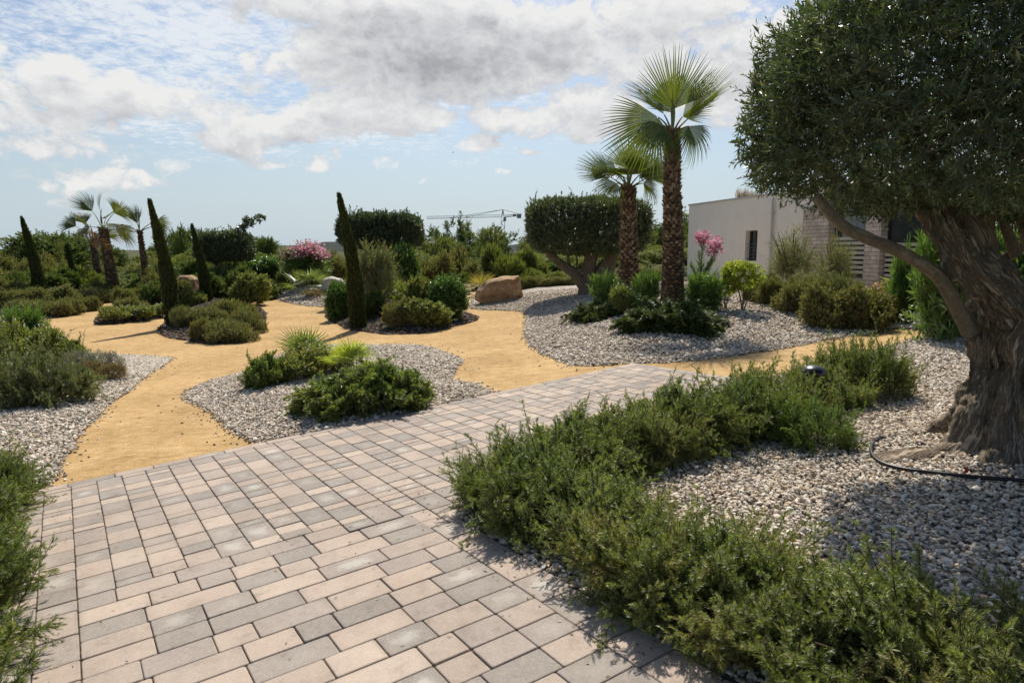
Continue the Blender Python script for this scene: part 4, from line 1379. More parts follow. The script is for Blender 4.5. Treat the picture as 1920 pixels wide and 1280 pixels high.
def clipped_olive(px, pyb, x0, x1, pyt, pym, D, seed, label, n=5200, limbs=None, lL=.075, lW=.024, loose=True, lm=None):
    """umbrella-shaped olive: crown from x0 to x1 and pyt to pym"""
    x = W3(px, YH, D)[0]; z = float(gz(x, D))
    loc = np.array([x, D, z])
    root = empty('olive_tree', loc); tag(root, label, 'olive tree', 'olive trees')
    W = lambda a, b, d=D: W3(a, b, d) - loc
    tl = W(x0, (pyt + pym) / 2); trr = W(x1, (pyt + pym) / 2)
    top = W(px, pyt)[2]; bot = W(px, pym)[2]
    cxx = (tl[0] + trr[0]) / 2; rx = (trr[0] - tl[0]) / 2; rz_ = (top - bot) / 2
    rx -= .10; rz_ -= .09
    lob = [(cxx, 0, (top + bot) / 2, rx, rx * .75, rz_)]
    r = np.random.default_rng(seed)
    P, N = lobe_points(lob, n, r, (.78, 1.0), pw=5.0, zmin=-9)
    f = np.array([mnoise.noise(Vector(q * 1.7) + Vector((seed, 0, 0))) for q in P]); P += N * (f * .10)[:, None]
    D_ = unit(N * .8 + [0, 0, .35] + r.normal(0, .5, P.shape)); Ls = r.uniform(.1, .22, len(P))
    lv, st = sprigs(P - D_ * Ls[:, None] * .6, D_, Ls, r.normal(0, .15, P.shape), 13, lL, lW, .8, r, stem=.003)
    parts = [(*lv, 0), (*st, 1)]
    if loose:
        P2, N2 = lobe_points(lob, 90, r, (.97, 1.02), pw=5.0, zmin=(top + bot) / 2)
        D2 = unit([0, 0, 1] + r.normal(0, .25, P2.shape)); L2 = r.uniform(.12, .3, len(P2))
        lv2, st2 = sprigs(P2, D2, L2, r.normal(0, .15, P2.shape), 14, lL, lW, .7, r, stem=.003)
        parts += [(*lv2, 0), (*st2, 1)]
    plant_mesh('crown', parts, [lm or L_OLIVE, M_TWIGG], root)
    limbs = limbs or [[(px, pyb), (px, (pyb + pym) / 2), (px, pym - 10)]]
    for i, (path, r0, r1) in enumerate(limbs):
        pts = [W(*q) if len(q) == 3 else W(q[0], q[1]) for q in path]
        m = MB(); m.tube(spline(pts, 30), [r0, (r0 + r1) / 2 * .95, r1], 24, shape=rough_shape(seed + i, 4, .14, 1.))
        o = m.build('trunk' if i == 0 else 'branch', M_BARK, root, smooth=True, uv=True)
        roughen(o, .02, 7, seed + i)
    return root


def cypress(px, pyb, tx, ty, wpx, label, seed, D=None, bend=.0):
    g = G(px, pyb)
    D = D or g[1]
    x = W3(px, YH, D)[0]; z = float(gz(x, D)); loc = np.array([x, D, z])
    root = empty('cypress', loc); tag(root, label, 'cypress', 'leaning column cypresses')
    tip = W3(tx, ty, D) - loc
    hgt = tip[2]; w = wpx / FPX * D / 2 * .84
    mid = tip * .5 + np.array([-tip[0] * bend, 0, 0]) + np.array([0.02, 0, 0])
    ax = spline([(0, 0, 0), mid, tip], 40)
    r = np.random.default_rng(seed)
    n = 3600
    t = r.random(n) ** .85
    prof = lambda t: w * np.minimum(1, .86 + 1.2 * t) * np.clip((1 - t) / .92, 0, 1) ** .62 * (1 + .10 * np.sin(t * 19 + seed)) + .012
    c = np.stack([np.interp(t, np.linspace(0, 1, 40), ax[:, i]) for i in range(3)], 1)
    a = r.uniform(0, 6.28, n); rr = prof(t) * (r.uniform(.62, 1.0, n) + (r.random(n) < .06) * r.uniform(0, .22, n))
    dirx = np.stack([np.cos(a), np.sin(a), np.zeros(n)], 1)
    P = c + dirx * rr[:, None]
    up = unit(tip)
    Dd = unit(dirx * .32 + up + r.normal(0, .14, P.shape))
    Ls = r.uniform(.09, .17, n)
    lv, st = sprigs(P - Dd * Ls[:, None] * .4, Dd, Ls, dirx * -.1, 12, .042, .014, .45, r, stem=.004)
    plant_mesh('foliage', [(*lv, 0), (*st, 1)], [L_CYP, M_TWIG], root)
    m = MB(); m.tube([ax[0] + [0, 0, -.05], ax[12], ax[28], ax[38]], [w * .42, w * .34, w * .2, .01], 10)
    m.build('trunk', M_BARKD, root, smooth=True, uv=True)
    return root


def fan(r, rad=.8, n=38, ang=2.5, fuse=.5, droop=.25, wmul=1.0, cup=.25):
    """palmate blade in its own frame: Y along the petiole, Z its upper side; pleated segments joined to `fuse`"""
    V = []; F = []
    st = np.array([0.02, .18, fuse * .8, fuse, fuse + (1 - fuse) * .45, .88, 1.0])
    for i in range(n):
        a = -ang + 2 * ang * (i + .5) / n
        L = rad * (1 - .22 * (abs(a) / ang) ** 2) * r.uniform(.93, 1.05)
        half = math.tan(ang / n) * wmul * .96
        d = np.array([math.sin(a), math.cos(a), 0]); s = np.array([math.cos(a), -math.sin(a), 0])
        dr = droop * r.uniform(.7, 1.4); side = r.normal(0, .04)
        b = len(V)
        for q in st:
            w = q * L * half if q <= fuse else fuse * L * half * (1 - ((q - fuse) / (1 - fuse)) ** 1.15) + .0012
            bend = -dr * max(0, q - fuse * .7) ** 2 * L * 1.8 + cup * (abs(a) / ang) * q * L * .5
            c = d * q * L + np.array([0, 0, bend]) + s * side * max(0, q - fuse) * L
            fold = .5 * w
            V += [c - s * w + [0, 0, fold * .5], c + [0, 0, -fold * .5], c + s * w + [0, 0, fold * .5]]
        for j in range(len(st) - 1):
            o = b + j * 3
            F += [[o, o + 1, o + 4, o + 3], [o + 1, o + 2, o + 5, o + 4]]
    return np.array(V), np.array(F)


def frond_obj(name, base, az, el, pl, rad, r, roll=0.0, tilt=.3, mats=(None,), parent=None, n=38, ang=2.5, fuse=.5, droop=.25, sag=.25, pr=.014, wmul=1.0, cup=.25):
    """petiole of length pl leaving base at azimuth az / elevation el, ending in a fan that tips over by tilt"""
    h = np.array([math.cos(az), math.sin(az), 0])
    d0 = h * math.cos(el) + np.array([0, 0, math.sin(el)])
    p = [np.array(base) + d0 * pl * t - np.array([0, 0, sag * pl * t * t]) for t in np.linspace(0, 1, 8)]
    T = unit(p[-1] - p[-2])
    side = unit(np.cross(T, [0, 0, 1])) if abs(T[2]) < .98 else np.array([1., 0, 0])
    N = np.cross(side, T)
    # tip the blade
    Y = T * math.cos(tilt) - N * math.sin(tilt); Z = T * math.sin(tilt) + N * math.cos(tilt); X = np.cross(Y, Z)
    X, Z = X * math.cos(roll) + Z * math.sin(roll), Z * math.cos(roll) - X * math.sin(roll)
    V, F = fan(r, rad, n, ang, fuse, droop, wmul, cup)
    V = V[:, :1] * X + V[:, 1:2] * Y + V[:, 2:] * Z + p[-1]
    tv, tf, _ = tube(p, np.linspace(pr * 1.5, pr * .6, 8), 6)
    return plant_mesh(name, [(V, F, 0), (tv, tf, 1)], list(mats), parent)


def palm_trunk(path, r0, r1, root, seed, rows=46, per=11, boot=.12):
    r = np.random.default_rng(seed)
    ax = spline(path, 40)
    m = MB(); m.tube(ax, [r0 * 1.05, r0 * .86, (r0 + r1) / 2 * .8, r1 * .8], 20)
    tr = m.build('trunk', M_FIBRE, root, smooth=True, uv=True)
    b = MB()
    L = np.linalg.norm(np.diff(ax, axis=0), axis=1).sum()
    for i in range(rows):
        t = (i + .5) / rows
        c0 = np.array([np.interp(t, np.linspace(0, 1, 40), ax[:, k]) for k in range(3)])
        rr = (r0 + (r1 - r0) * t) * .86
        for j in range(per):
            a = (j + .5 * (i % 2)) / per * 2 * math.pi + r.normal(0, .05)
            w = 2 * math.pi * rr / per * .60 * r.uniform(.8, 1.15)
            hh = boot * r.uniform(.7, 1.25)
            o = np.array([math.cos(a), math.sin(a), 0]); s = np.array([-math.sin(a), math.cos(a), 0]); u = np.array([0, 0, 1.])
            z0 = c0 + u * r.normal(0, L / rows * .15)
            tilt = r.uniform(.30, .55)
            sk = s * r.normal(0, .3) * w
            q = [z0 + o * rr * .92 - s * w, z0 + o * rr * .92 + s * w,
                 z0 + o * (rr + hh * tilt) + u * hh + s * w * .42 + sk, z0 + o * (rr + hh * tilt) + u * hh - s * w * .42 + sk]
            th = o * .020 + u * .004
            V = np.array(q + [q[0] - o * .03, q[1] - o * .03, q[2] - th, q[3] - th])
            V[:4] += o * .006
            b.add(V, [[0, 1, 2, 3], [7, 6, 5, 4], [3, 2, 6, 7], [1, 5, 6, 2], [0, 3, 7, 4]])
    b.build('leaf_base', M_BOOT, tr)
    return ax[-1]


def palm(px, pyb, ptop, rpx, label, seed, D=None, fronds=(), mats=None, dead=(), base_path=None, boot=.12, rows=44, group='fan palms', sh=1.0, n=38, spear=2):
    g = G(px, pyb); D = D or g[1]
    x = W3(px, YH, D)[0]; z = float(gz(x, D)); loc = np.array([x, D, z])
    root = empty('fan_palm', loc); tag(root, label, 'palm', group)
    tp = W3(ptop[0], ptop[1], D) - loc
    r0, r1 = rpx[0] / FPX * D, rpx[1] / FPX * D
    path = [(0, 0, -.1), tp * .3 + np.array([.02, 0, 0]), tp * .65, tp]
    e = palm_trunk(path, r0, r1, root, seed, rows=rows, boot=boot)
    r = np.random.default_rng(seed)
    mats = mats or [L_FAN, M_PETIOLE]
    for f in fronds:
        az, el, pl, rad, tilt, roll = f[:6]
        kw = f[6] if len(f) > 6 else {}
        frond_obj('frond', e + [0, 0, -.06], R(az), R(el), pl, rad, r, R(roll), R(tilt), mats, root, n=n, **kw)
    for az, el, pl, rad, tilt, roll in dead:
        frond_obj('dry_frond', e + [0, 0, -.1], R(az), R(el), pl, rad, r, R(roll), R(tilt), [L_DRY, M_TWIG], root, n=n, droop=.9, ang=1.6)
    for i in range(spear):
        p = [e + [0, 0, -.05], e + [r.normal(0, .03), r.normal(0, .03), .35 * sh], e + [r.normal(0, .06), r.normal(0, .06), .75 * sh]]
        m = MB(); m.tube(spline(p, 8), [.014, .022, .003], 6); m.build('spear_leaf', M_PETIOLE, root, smooth=True)
    return root


def dwarf_palm(px, pyb, pyt, wpx, label, seed, nf=10, D=None, lm=None, el=(25, 85), group='dwarf fan palms in the beds', facing=None, fn=22):
    g = G(px, pyb); D = D or g[1]
    x = W3(px, YH, D)[0]; z = float(gz(x, D)); loc = np.array([x, D, z - .02])
    root = empty('dwarf_palm', loc); tag(root, label, 'palm', group)
    wm = wpx / FPX * D; hm = W3(px, pyt, D)[2] - z
    r = np.random.default_rng(seed)
    for i in range(nf):
        az = i / nf * 360 + r.uniform(-15, 15); e = r.uniform(*el)
        if facing is not None and i < 4: az = facing + r.uniform(-25, 25); e = 70 + r.uniform(-8, 10)
        q = math.sin(R(e)) * hm + math.cos(R(e)) * wm * .5
        frond_obj('frond', (r.normal(0, .03), r.normal(0, .03), 0), R(az), R(e), q * .55, q * .5, r, R(r.uniform(-30, 30)), R(r.uniform(0, 30)), [lm or L_FANB, M_PETIOLE], root, n=fn, ang=1.9, fuse=.34, droop=.12, sag=.08, pr=.006, wmul=.95)
    return root


def tree_proto(key, name, seed, w, h, trunk_h, lm, kind='round', n=1300, K=12, lL=.16, lW=.05, tm=M_BARKD):
    r = np.random.default_rng(seed)
    root = bpy.data.objects.new(name, None)
    lobes = []
    if kind == 'pine':      # tapering, with leaders
        for i in range(9):
            t = i / 8
            q = (1 - t) * .42 * w + .06 * w
            lobes.append((r.normal(0, .10 * w), r.normal(0, .10 * w), trunk_h + (h - trunk_h) * (.08 + t * .84), q, q, (h - trunk_h) * .15))
    elif kind == 'spire':
        for i in range(8):
            t = i / 7
            q = (1 - t) ** .8 * .36 * w + .03 * w
            lobes.append((r.normal(0, .03 * w), r.normal(0, .03 * w), trunk_h + (h - trunk_h) * (.06 + t * .88), q, q, (h - trunk_h) * .13))
    else:
        for i in range(8):
            a = r.uniform(0, 6.28); q = r.uniform(.05, .27) * w
            zz = trunk_h + (h - trunk_h) * r.uniform(.25, .75)
            s = r.uniform(.2, .3) * w
            lobes.append((math.cos(a) * q, math.sin(a) * q, zz, s, s, min(s, (h - trunk_h) * .32)))
    o = crown_mesh('crown', lobes, n, K, lL, lW, lm, seed, None, sl_=(.2, .5), up=.8, shell=(.35, 1), spread=.65, stem=.01, noise_=.4, bump=(3, .45), link=False)
    o.parent = root
    m = MB(); m.tube(spline([(0, 0, -.3), (r.normal(0, .05), 0, h * .4), (r.normal(0, .08), 0, h * .85)], 10), [w * .035 + .03, w * .02 + .02, .02], 8)
    t = m.build('trunk', tm, None, smooth=True, uv=True); C.objects.unlink(t); t.parent = root
    root['w'], root['h'] = extents(o.data)
    PROTO[key] = root


tree_proto('pineA', 'pine_tree', 301, 4.2, 4.6, .7, L_PINE, 'pine')
tree_proto('pineB', 'pine_tree', 302, 4.2, 4.6, .5, L_PINEY, 'pine')
tree_proto('roundA', 'evergreen_tree', 303, 4.4, 3.8, .4, L_PINE, 'round')
tree_proto('roundB', 'evergreen_tree', 304, 4.4, 3.6, .3, L_PINEY, 'round')
tree_proto('spire', 'pine_tree', 305, 2.6, 5.0, .5, L_PINE, 'spire', n=800)
def gfar(x, y):
    far = max(y - 34, 0) + max(abs(x) - 26, 0)
    return float(gz(x, y)) - (0.09 + min(far * .02, 3) if far > 0 else 0)


litter()

# ------------------------------------------------------------------ house


def m_wall(k):
    tc = k.n('ShaderNodeTexCoord').outputs['Object']
    c = k.ramp(k.noise(tc, 1.3, 5, .6), [(.3, (0.83, 0.74, 0.625)), (.7, (0.90, 0.81, 0.69))])
    st = k.noise(k.vm('MULTIPLY', tc, (6.0, 6.0, .35)), 1.0, 5, .7)
    c = k.mix(k.mr(st, .56, .78, 0, .16), c, (0.52, 0.47, 0.40))
    return principled(k, c, .88, .15, k.noise(tc, 60, 3, .6), .25, .004).outputs[0]


M_WALL = mat('render_wall', m_wall)
M_CAP = simple('parapet_cap', (0.55, 0.53, 0.49), 0.7, 0.2, nscale=3, namp=.08)
M_DFRAME = simple('dark_metal', (0.03, 0.03, 0.032), 0.4, 0.5)
M_SLAT = simple('pale_slat', (0.50, 0.46, 0.36), 0.6, 0.3, nscale=5, namp=.1)


def m_glass(k):
    tc = k.n('ShaderNodeTexCoord').outputs['Object']
    return principled(k, (0.035, 0.042, 0.045), 0.06, 0.9, k.noise(tc, 1.2, 2), 0.02, 0.01).outputs[0]


def m_cladding(k):
    tc = k.n('ShaderNodeTexCoord').outputs['Object']
    s = k.n('ShaderNodeSeparateXYZ'); k.put(s.inputs[0], tc)
    c = k.n('ShaderNodeCombineXYZ'); k.put(c.inputs[0], k.m('ADD', s.outputs[0], s.outputs[1])); k.put(c.inputs[1], s.outputs[2])
    br = k.n('ShaderNodeTexBrick')
    k.put(br.inputs['Vector'], c.outputs[0])
    br.inputs['Color1'].default_value = (0.66, 0.57, 0.49, 1); br.inputs['Color2'].default_value = (0.54, 0.45, 0.38, 1)
    br.inputs['Mortar'].default_value = (0.22, 0.18, 0.15, 1); br.inputs['Scale'].default_value = 1.0
    br.inputs['Brick Width'].default_value = .42; br.inputs['Row Height'].default_value = .09; br.inputs['Mortar Size'].default_value = .006
    nz = k.noise(tc, 5, 5, .65)
    col = k.mix(1.0, br.outputs[0], k.ramp(nz, [(.3, (.68, .66, .64)), (.7, (1.25, 1.22, 1.2))]), 'MULTIPLY')
    return principled(k, col, .85, .2, k.m('ADD', nz, br.outputs['Fac']), .5, .02).outputs[0]


def house():
    A = np.array([6.1, 24.0]); Bv = np.array([7.7, 16.75]); d = (Bv - A); L1 = np.linalg.norm(d); d = d / L1
    nrm = np.array([-d[1] * -1, d[0] * -1])      # towards the garden
    nrm = np.array([d[1], -d[0]])
    if nrm[0] > 0: nrm = -nrm
    z0, z1 = .15, 1.55 + 24.0 * 80 / FPX
    root = empty('house', (A[0], A[1], z0), math.atan2(d[1], d[0]))
    tag(root, 'single-storey house with a pale flat-roofed wall, slim window and stone-clad pillars', 'house')
    hgt = z1 - z0
    S = lambda px: (lambda k_: ((A[0] - A[1] * k_) / (-(d[0] - d[1] * k_))))((px - CX) / FPX / 1.0)
    # in the house's own frame: x along the wall, -y side is outwards or inwards depending on the turn
    sgn = 1.0 if (np.array([-d[1], d[0]]) @ nrm) > 0 else -1.0
    Y = lambda out: sgn * out
    s_w0, s_w1 = S(1393), S(1415); s_c = S(1500); s_e = S(1549); s_p0, s_p1 = S(1618), S(1647)
    zt = lambda px, py: W3(px, py, float((A + d * S(px))[1]))[2] - z0
    wz0, wz1 = zt(1405, 489), zt(1405, 432)
    def wbox(m, x0, x1, y0, y1, za, zb, mi=0):
        m.box(((x0 + x1) / 2, (y0 + y1) / 2, (za + zb) / 2), (x1 - x0, abs(y1 - y0), zb - za), mi=mi)
    T = .28
    m = MB()
    wbox(m, 0, s_w0, Y(-T), 0, 0, hgt); wbox(m, s_w1, s_c, Y(-T), 0, 0, hgt)
    wbox(m, s_w0, s_w1, Y(-T), 0, 0, wz0); wbox(m, s_w0, s_w1, Y(-T), 0, wz1, hgt)
    wbox(m, s_c, s_e + 4.2, Y(-T), 0, hgt - .42, hgt)
    m.box((0.14, Y(-T - 4), hgt / 2), (.28, 8, hgt))
    m.build('wall', M_WALL, root)
    m = MB(); wbox(m, -.03, s_e + 4.25, Y(-T - .02), Y(.03), hgt + .002, hgt + .05); m.build('parapet', M_CAP, root)
    m = MB(); m.box(((s_e + 4) / 2, Y(-T - 4.05), hgt - .2), (s_e + 3.5, 7.9, .2)); m.build('roof', M_CAP, root)
    # stone cladding past the render
    MC = mat('stone_cladding', m_cladding)
    m = MB(); wbox(m, s_c + .003, s_e, Y(-T), Y(.04), 0, hgt - .424); m.build('stone_cladding', MC, root)
    m = MB(); wbox(m, s_p0, s_p1, Y(-.35), Y(.05), 0, hgt - .424); m.build('pillar', MC, root)
    m = MB(); wbox(m, s_e + .003, s_p0 - .003, Y(-T), Y(-.02), 0, .75); wbox(m, s_p1 + .003, s_e + 4.2, Y(-T), Y(-.02), 0, .6); m.build('low_wall', MC, root)
    # slim window
    fr = MB(); a, b = s_w0, s_w1
    for (x0, x1, za, zb) in ((a, a + .05, wz0, wz1), (b - .05, b, wz0, wz1), (a + .051, b - .051, wz1 - .05, wz1), (a + .051, b - .051, wz0, wz0 + .05), ((a + b) / 2 - .02, (a + b) / 2 + .02, wz0 + .051, wz1 - .051)):
        wbox(fr, x0, x1, Y(-.20), Y(-.14), za, zb)
    f = fr.build('window', M_DFRAME, root)
    g = MB(); wbox(g, a + .051, b - .051, Y(-.185), Y(-.175), wz0 + .051, wz1 - .051); g.build('pane', mat('window_glass', m_glass), f)
    rl = MB()
    for k_ in range(5): rl.bar((a + .06, Y(-.05), wz0 + .08 + k_ * .1), (b - .06, Y(-.05), wz0 + .08 + k_ * .1), .012)
    rl.build('railing', M_DFRAME, root)
    # glazed bays with slatted shutters
    zs = hgt - .43
    for i, (x0, x1, zb) in enumerate(((s_e + .006, s_p0 - .006, .755), (s_p1 + .006, s_e + 4.1, .605))):
        g = MB()
        n = max(1, int(round((x1 - x0) / 1.0)))
        for j in range(n + 1):
            xx = x0 + (x1 - x0) * j / n
            wbox(g, xx - .03 if j else xx, xx + .03 if j < n else xx, Y(-.2), Y(-.12), zb, zs)
        for zc in (zb + .03, zb + .62, zs - .03):
            wbox(g, x0, x1, Y(-.205), Y(-.115), zc - .03, zc + .03)
        w = g.build('window', M_DFRAME, root)
        q = MB(); wbox(q, x0, x1, Y(-.17), Y(-.16), zb, zs); q.build('pane', MATS['window_glass'], w)
        q = MB()
        for j in range(9):
            zc = zb + .10 + j * .11
            if zc > zb + .95: break
            wbox(q, x0 + .05, x1 - .05, Y(-.08), Y(-.05), zc, zc + .065)
        q.build('shutter', M_SLAT, w)
    m = MB(); xp = S(1444)
    m.tube([(xp, Y(.06), .02), (xp, Y(.06), hgt - .12)], [.035, .035], 10)
    for zc in (.5, 1.5, 2.4): m.box((xp, Y(.045), zc), (.10, .085, .03))
    m.build('downpipe', M_CAP, root)
    # grass plumes in pots on the roof terrace
    for i, (px, pt) in enumerate(((1383, 357), (1397, 360), (1409, 362))):
        D = 21.9; x = W3(px, YH, D)[0]
        r = np.random.default_rng(50 + i)
        n = 70
        P = np.array([[r.normal(0, .06), r.normal(0, .06), 0] for _ in range(n)]); Dd = unit(np.array([0, 0, 1]) + r.normal(0, .17, (n, 3)))
        hh = W3(px, pt, D)[2] - z1 + .16
        lv, st = sprigs(P, Dd, np.full(n, hh * 1.0) * r.uniform(.6, 1.1, n), r.normal(0, .08, (n, 3)), 26, .05, .008, .35, r, stem=.003, start=.3)
        o = plant_mesh('pampas_grass', [(*lv, 0), (*st, 1)], [L_PLUME, M_TWIGG])
        o.location = (x, D, z1 - .09)
        tag(o, ['pale pampas plume on the flat roof, leftmost of three', 'pale pampas plume on the flat roof, middle of three', 'pale pampas plume on the flat roof, beside the olive crown'][i], 'ornamental grass', 'grass plumes on the roof')


house()


# ------------------------------------------------------------------ crane
def crane():
    D = 330.0
    M = simple('crane_steel', (0.30, 0.28, 0.25), .6, .3)
    MY = simple('crane_cable', (0.13, 0.12, 0.12), .6, .3)
    base = W3(943, 468, D); base[2] = -6
    root = empty('tower_crane', base); tag(root, 'distant tower crane standing above the wood', 'crane')
    P = lambda px, py: W3(px, py, D) - base
    top = P(942, 393)[2]; jz = P(942, 407)[2]
    m = MB(); w = .8
    for sx in (-1, 1):
        for sy in (-1, 1): m.bar((sx * w, sy * w, 0), (sx * w, sy * w, jz), .2)
    z = 0; k = 1
    while z < jz - 2:
        for sy in (-1, 1): m.bar((-w * k, sy * w, z), (w * k, sy * w, z + 2), .16)
        for sx in (-1, 1): m.bar((sx * w, -w * k, z), (sx * w, w * k, z + 2), .16)
        z += 2; k = -k
    m.build('mast', M, root)
    m = MB(); m.bar((-.7, 0, jz), (0, 0, top), .3); m.bar((.7, 0, jz), (0, 0, top), .3); m.bar((0, -.5, jz), (0, 0, top), .25); m.build('apex', M, root)
    L = P(800, 411); m = MB(); n = 26
    z0 = jz
    a = np.array([-1, 0, z0]); b = np.array([L[0], 0, L[2] + .2])
    for off in ((0, -.6, 0), (0, .6, 0), (0, 0, 1.1)): m.bar(a + off, b + off, .11)
    for i in range(n):
        p = a + (b - a) * i / n; q = a + (b - a) * (i + 1) / n; c = (p + q) / 2
        for sy in (-.6, .6): m.bar(p + [0, sy, 0], c + [0, 0, 1.1], .06); m.bar(c + [0, 0, 1.1], q + [0, sy, 0], .06)
    m.build('jib', M, root)
    Rr = P(978, 403); m = MB(); a = np.array([1, 0, z0]); b = np.array([Rr[0], 0, Rr[2] - .3])
    for off in ((0, -.6, 0), (0, .6, 0), (0, 0, .8)): m.bar(a + off, b + off, .2)
    for i in range(7):
        p = a + (b - a) * i / 7; q = a + (b - a) * (i + 1) / 7
        for sy in (-.6, .6): m.bar(p + [0, sy, 0], q + [0, 0, .8], .12)
    m.build('counter_jib', M, root)
    m = MB(); m.box((Rr[0] - 1.2, 0, Rr[2] - .6), (2.0, 1.4, 1.9)); m.box((Rr[0] - 3.4, 0, Rr[2] - .2), (1.6, 1.2, 1.1)); m.build('counterweight', M, root)
    m = MB(); m.bar((0, 0, top), P(870, 408.5), .13); m.bar((0, 0, top), P(838, 409.5), .13); m.bar((0, 0, top), (Rr[0] - 1.5, 0, Rr[2] + .5), .13); m.build('tie_cable', MY, root)
    m = MB(); m.box((.9, -1.0, jz - 1.1), (1.3, 1.3, 1.8)); m.build('cab', M, root)


crane()


# ------------------------------------------------------------------ hills and wood behind
def hills():
    for nm, D, pts, col in (('hills', 2600, [(-900, 470), (-500, 462), (-100, 468), (60, 470), (150, 474), (220, 474), (260, 476), (330, 474), (420, 468), (520, 462), (600, 457), (640, 453), (700, 452), (760, 456), (900, 460), (1100, 458), (1400, 455), (1800, 452), (2300, 450), (2800, 460)], (0.055, 0.065, 0.045)),):
        xs = np.arange(-900, 2801, 12)
        ys = np.interp(xs, [p[0] for p in pts], [p[1] for p in pts])
        V = []; 
        for j, (dd, f) in enumerate(((D - 1300, 0), (D - 600, .45), (D - 200, .85), (D, 1.0), (D + 500, .6), (D + 1300, 0))):
            for x, y in zip(xs, ys):
                top = W3(x, y, D)
                n = mnoise.noise(Vector((x * .02, dd * .004, 1))) * 12 * f
                V.append((top[0] * dd / D, dd, -8 + (top[2] + 8 + n) * f))
        n = len(xs); i = np.arange(5)[:, None] * n + np.arange(n - 1)[None]
        F = np.stack([i, i + 1, i + n + 1, i + n], -1).reshape(-1, 4)
        tag(mesh_obj('hills', V, [F], [simple('hill_scrub', (0.032, 0.042, 0.036), .95, .05, nscale=.02, namp=.5)], smooth=True), kind='structure')


hills()
PROFILE = [(-300, 466), (-100, 466), (0, 468), (35, 458), (60, 447), (110, 440), (150, 455), (190, 468), (222, 484), (248, 484), (290, 455), (330, 432), (350, 430), (385, 455), (480, 458), (503, 448), (530, 464), (600, 474), (640, 474),
           (700, 462), (800, 425), (822, 420), (850, 430), (864, 412), (880, 430), (905, 425), (960, 430), (1000, 432), (1200, 428), (1240, 418), (1285, 412), (1330, 440), (1500, 440), (1700, 430), (1900, 420), (2300, 420)]


SEG = [(-400, 60, 'at the left edge'), (60, 160, 'left of the left palms'), (160, 262, 'behind the three left palms'), (262, 345, 'behind the thick dark cypress'), (345, 415, 'beside the slim cypress'), (415, 500, 'behind the clipped dark shrub'),
       (500, 620, 'around the pink oleander'), (620, 720, 'behind the tall central cypress'), (720, 800, 'behind the square-clipped olive'), (800, 880, 'right of the square-clipped olive'), (880, 990, 'behind the boulder'), (990, 1110, 'behind the umbrella olive'),
       (1110, 1220, 'behind the shorter palm'), (1220, 1400, 'left of the house')]
ORD = ['first', 'second', 'third', 'fourth', 'fifth', 'sixth', 'seventh', 'eighth']
PENDING = []


def settle_labels():
    '''gives each tree and bush of the background its own words: kind, row, neighbour, order'''
    groups = {}
    for o, kind, row, x in PENDING:
        seg = next((t for a, b, t in SEG if a <= x < b), 'beyond the edge of the photo')
        groups.setdefault((kind, row, seg), []).append((x, o))
    for (kind, row, seg), lst in groups.items():
        lst.sort(key=lambda q: q[0])
        for i, (x, o) in enumerate(lst):
            o['label'] = '%s in the %s, %s' % (kind, row, seg) + (', %s from the left' % ORD[i] if len(lst) > 1 else '')


def wood():
    r = random.Random(12)
    px_, py_ = zip(*PROFILE)
    lab = {'pineA': 'dark green pine in the wood behind the garden', 'pineB': 'yellowish green pine in the wood behind the garden', 'roundA': 'dark rounded evergreen in the wood behind the garden',
           'roundB': 'yellowish rounded evergreen in the wood behind the garden', 'spire': 'slender pointed pine in the wood behind the garden'}
    rows = [(66, -9, 9, 56, 34), (52, 5, 8, 54, 44), (42, 28, 9, 66, 56), (34, 46, 9, 74, 66)]
    for D, off, jit, step, wpx in rows:
        x = -160 + r.uniform(0, step)
        while x < 2080:
            D_ = D * r.uniform(.93, 1.07)
            if x < 1340 or D < 50 and False:
                y = float(np.interp(x, px_, py_)) + off + r.uniform(-jit * .4, jit)
                key = r.choice(['pineA', 'pineB', 'pineA', 'roundA', 'roundB', 'pineB'] if off < 20 else ['pineA', 'roundA', 'roundB', 'roundB', 'pineB'])
                if off < 0 and r.random() < .22 and x > 780: key = 'spire'; y -= 7
                if 212 < x < 256 and off < 40: y = max(y, 481 + off * .4)
                if 585 < x < 640 and off < 30: y = max(y, 474)
                p = PROTO[key]
                wx = W3(x, YH, D_)[0]; z = gfar(wx, D_)
                top = W3(x, y, D_)[2]
                w = r.uniform(1.25, 1.8) * step / FPX * D_
                place(key, (wx, D_, z), r.uniform(0, 6.28), (w / p['w'], w / p['w'], (top - z) / p['h']), lab[key], 'tree', 'trees of the wood behind the garden')
                PENDING.append((C.objects[-1] if False else LAST[0], {'pineA': 'dark pine', 'pineB': 'yellowish pine', 'roundA': 'dark round tree', 'roundB': 'yellowish round tree', 'spire': 'slender pine'}[key], {66: 'back row', 52: 'second row', 42: 'third row', 34: 'front row'}[D], x))
            x += step * r.uniform(.75, 1.2)
    # named skyline trees
    for x, y, w, D, key, l in ((864, 411, 34, 58, 'spire', 'pointed pine standing out above the wood left of the crane'), (340, 428, 62, 46, 'pineA', 'dark pine rising behind the narrow cypress and left of the ragged olive'), (95, 438, 150, 40, 'roundA', 'broad dark tree at the left edge, right of the farthest left cypress'),
                               (500, 447, 36, 60, 'roundA', 'small round-headed tree on the skyline above the dark clipped shrub'), (20, 468, 90, 44, 'roundA', 'dark low tree left of the leftmost cypress')):
        wx = W3(x, YH, D)[0]; z = gfar(wx, D); p = PROTO[key]
        s = w / FPX * D / p['w'] * 1.1
        place(key, (wx, D, z), 1.0 + x, (s, s, (W3(x, y, D)[2] - z) / p['h']), l, 'tree')


wood()


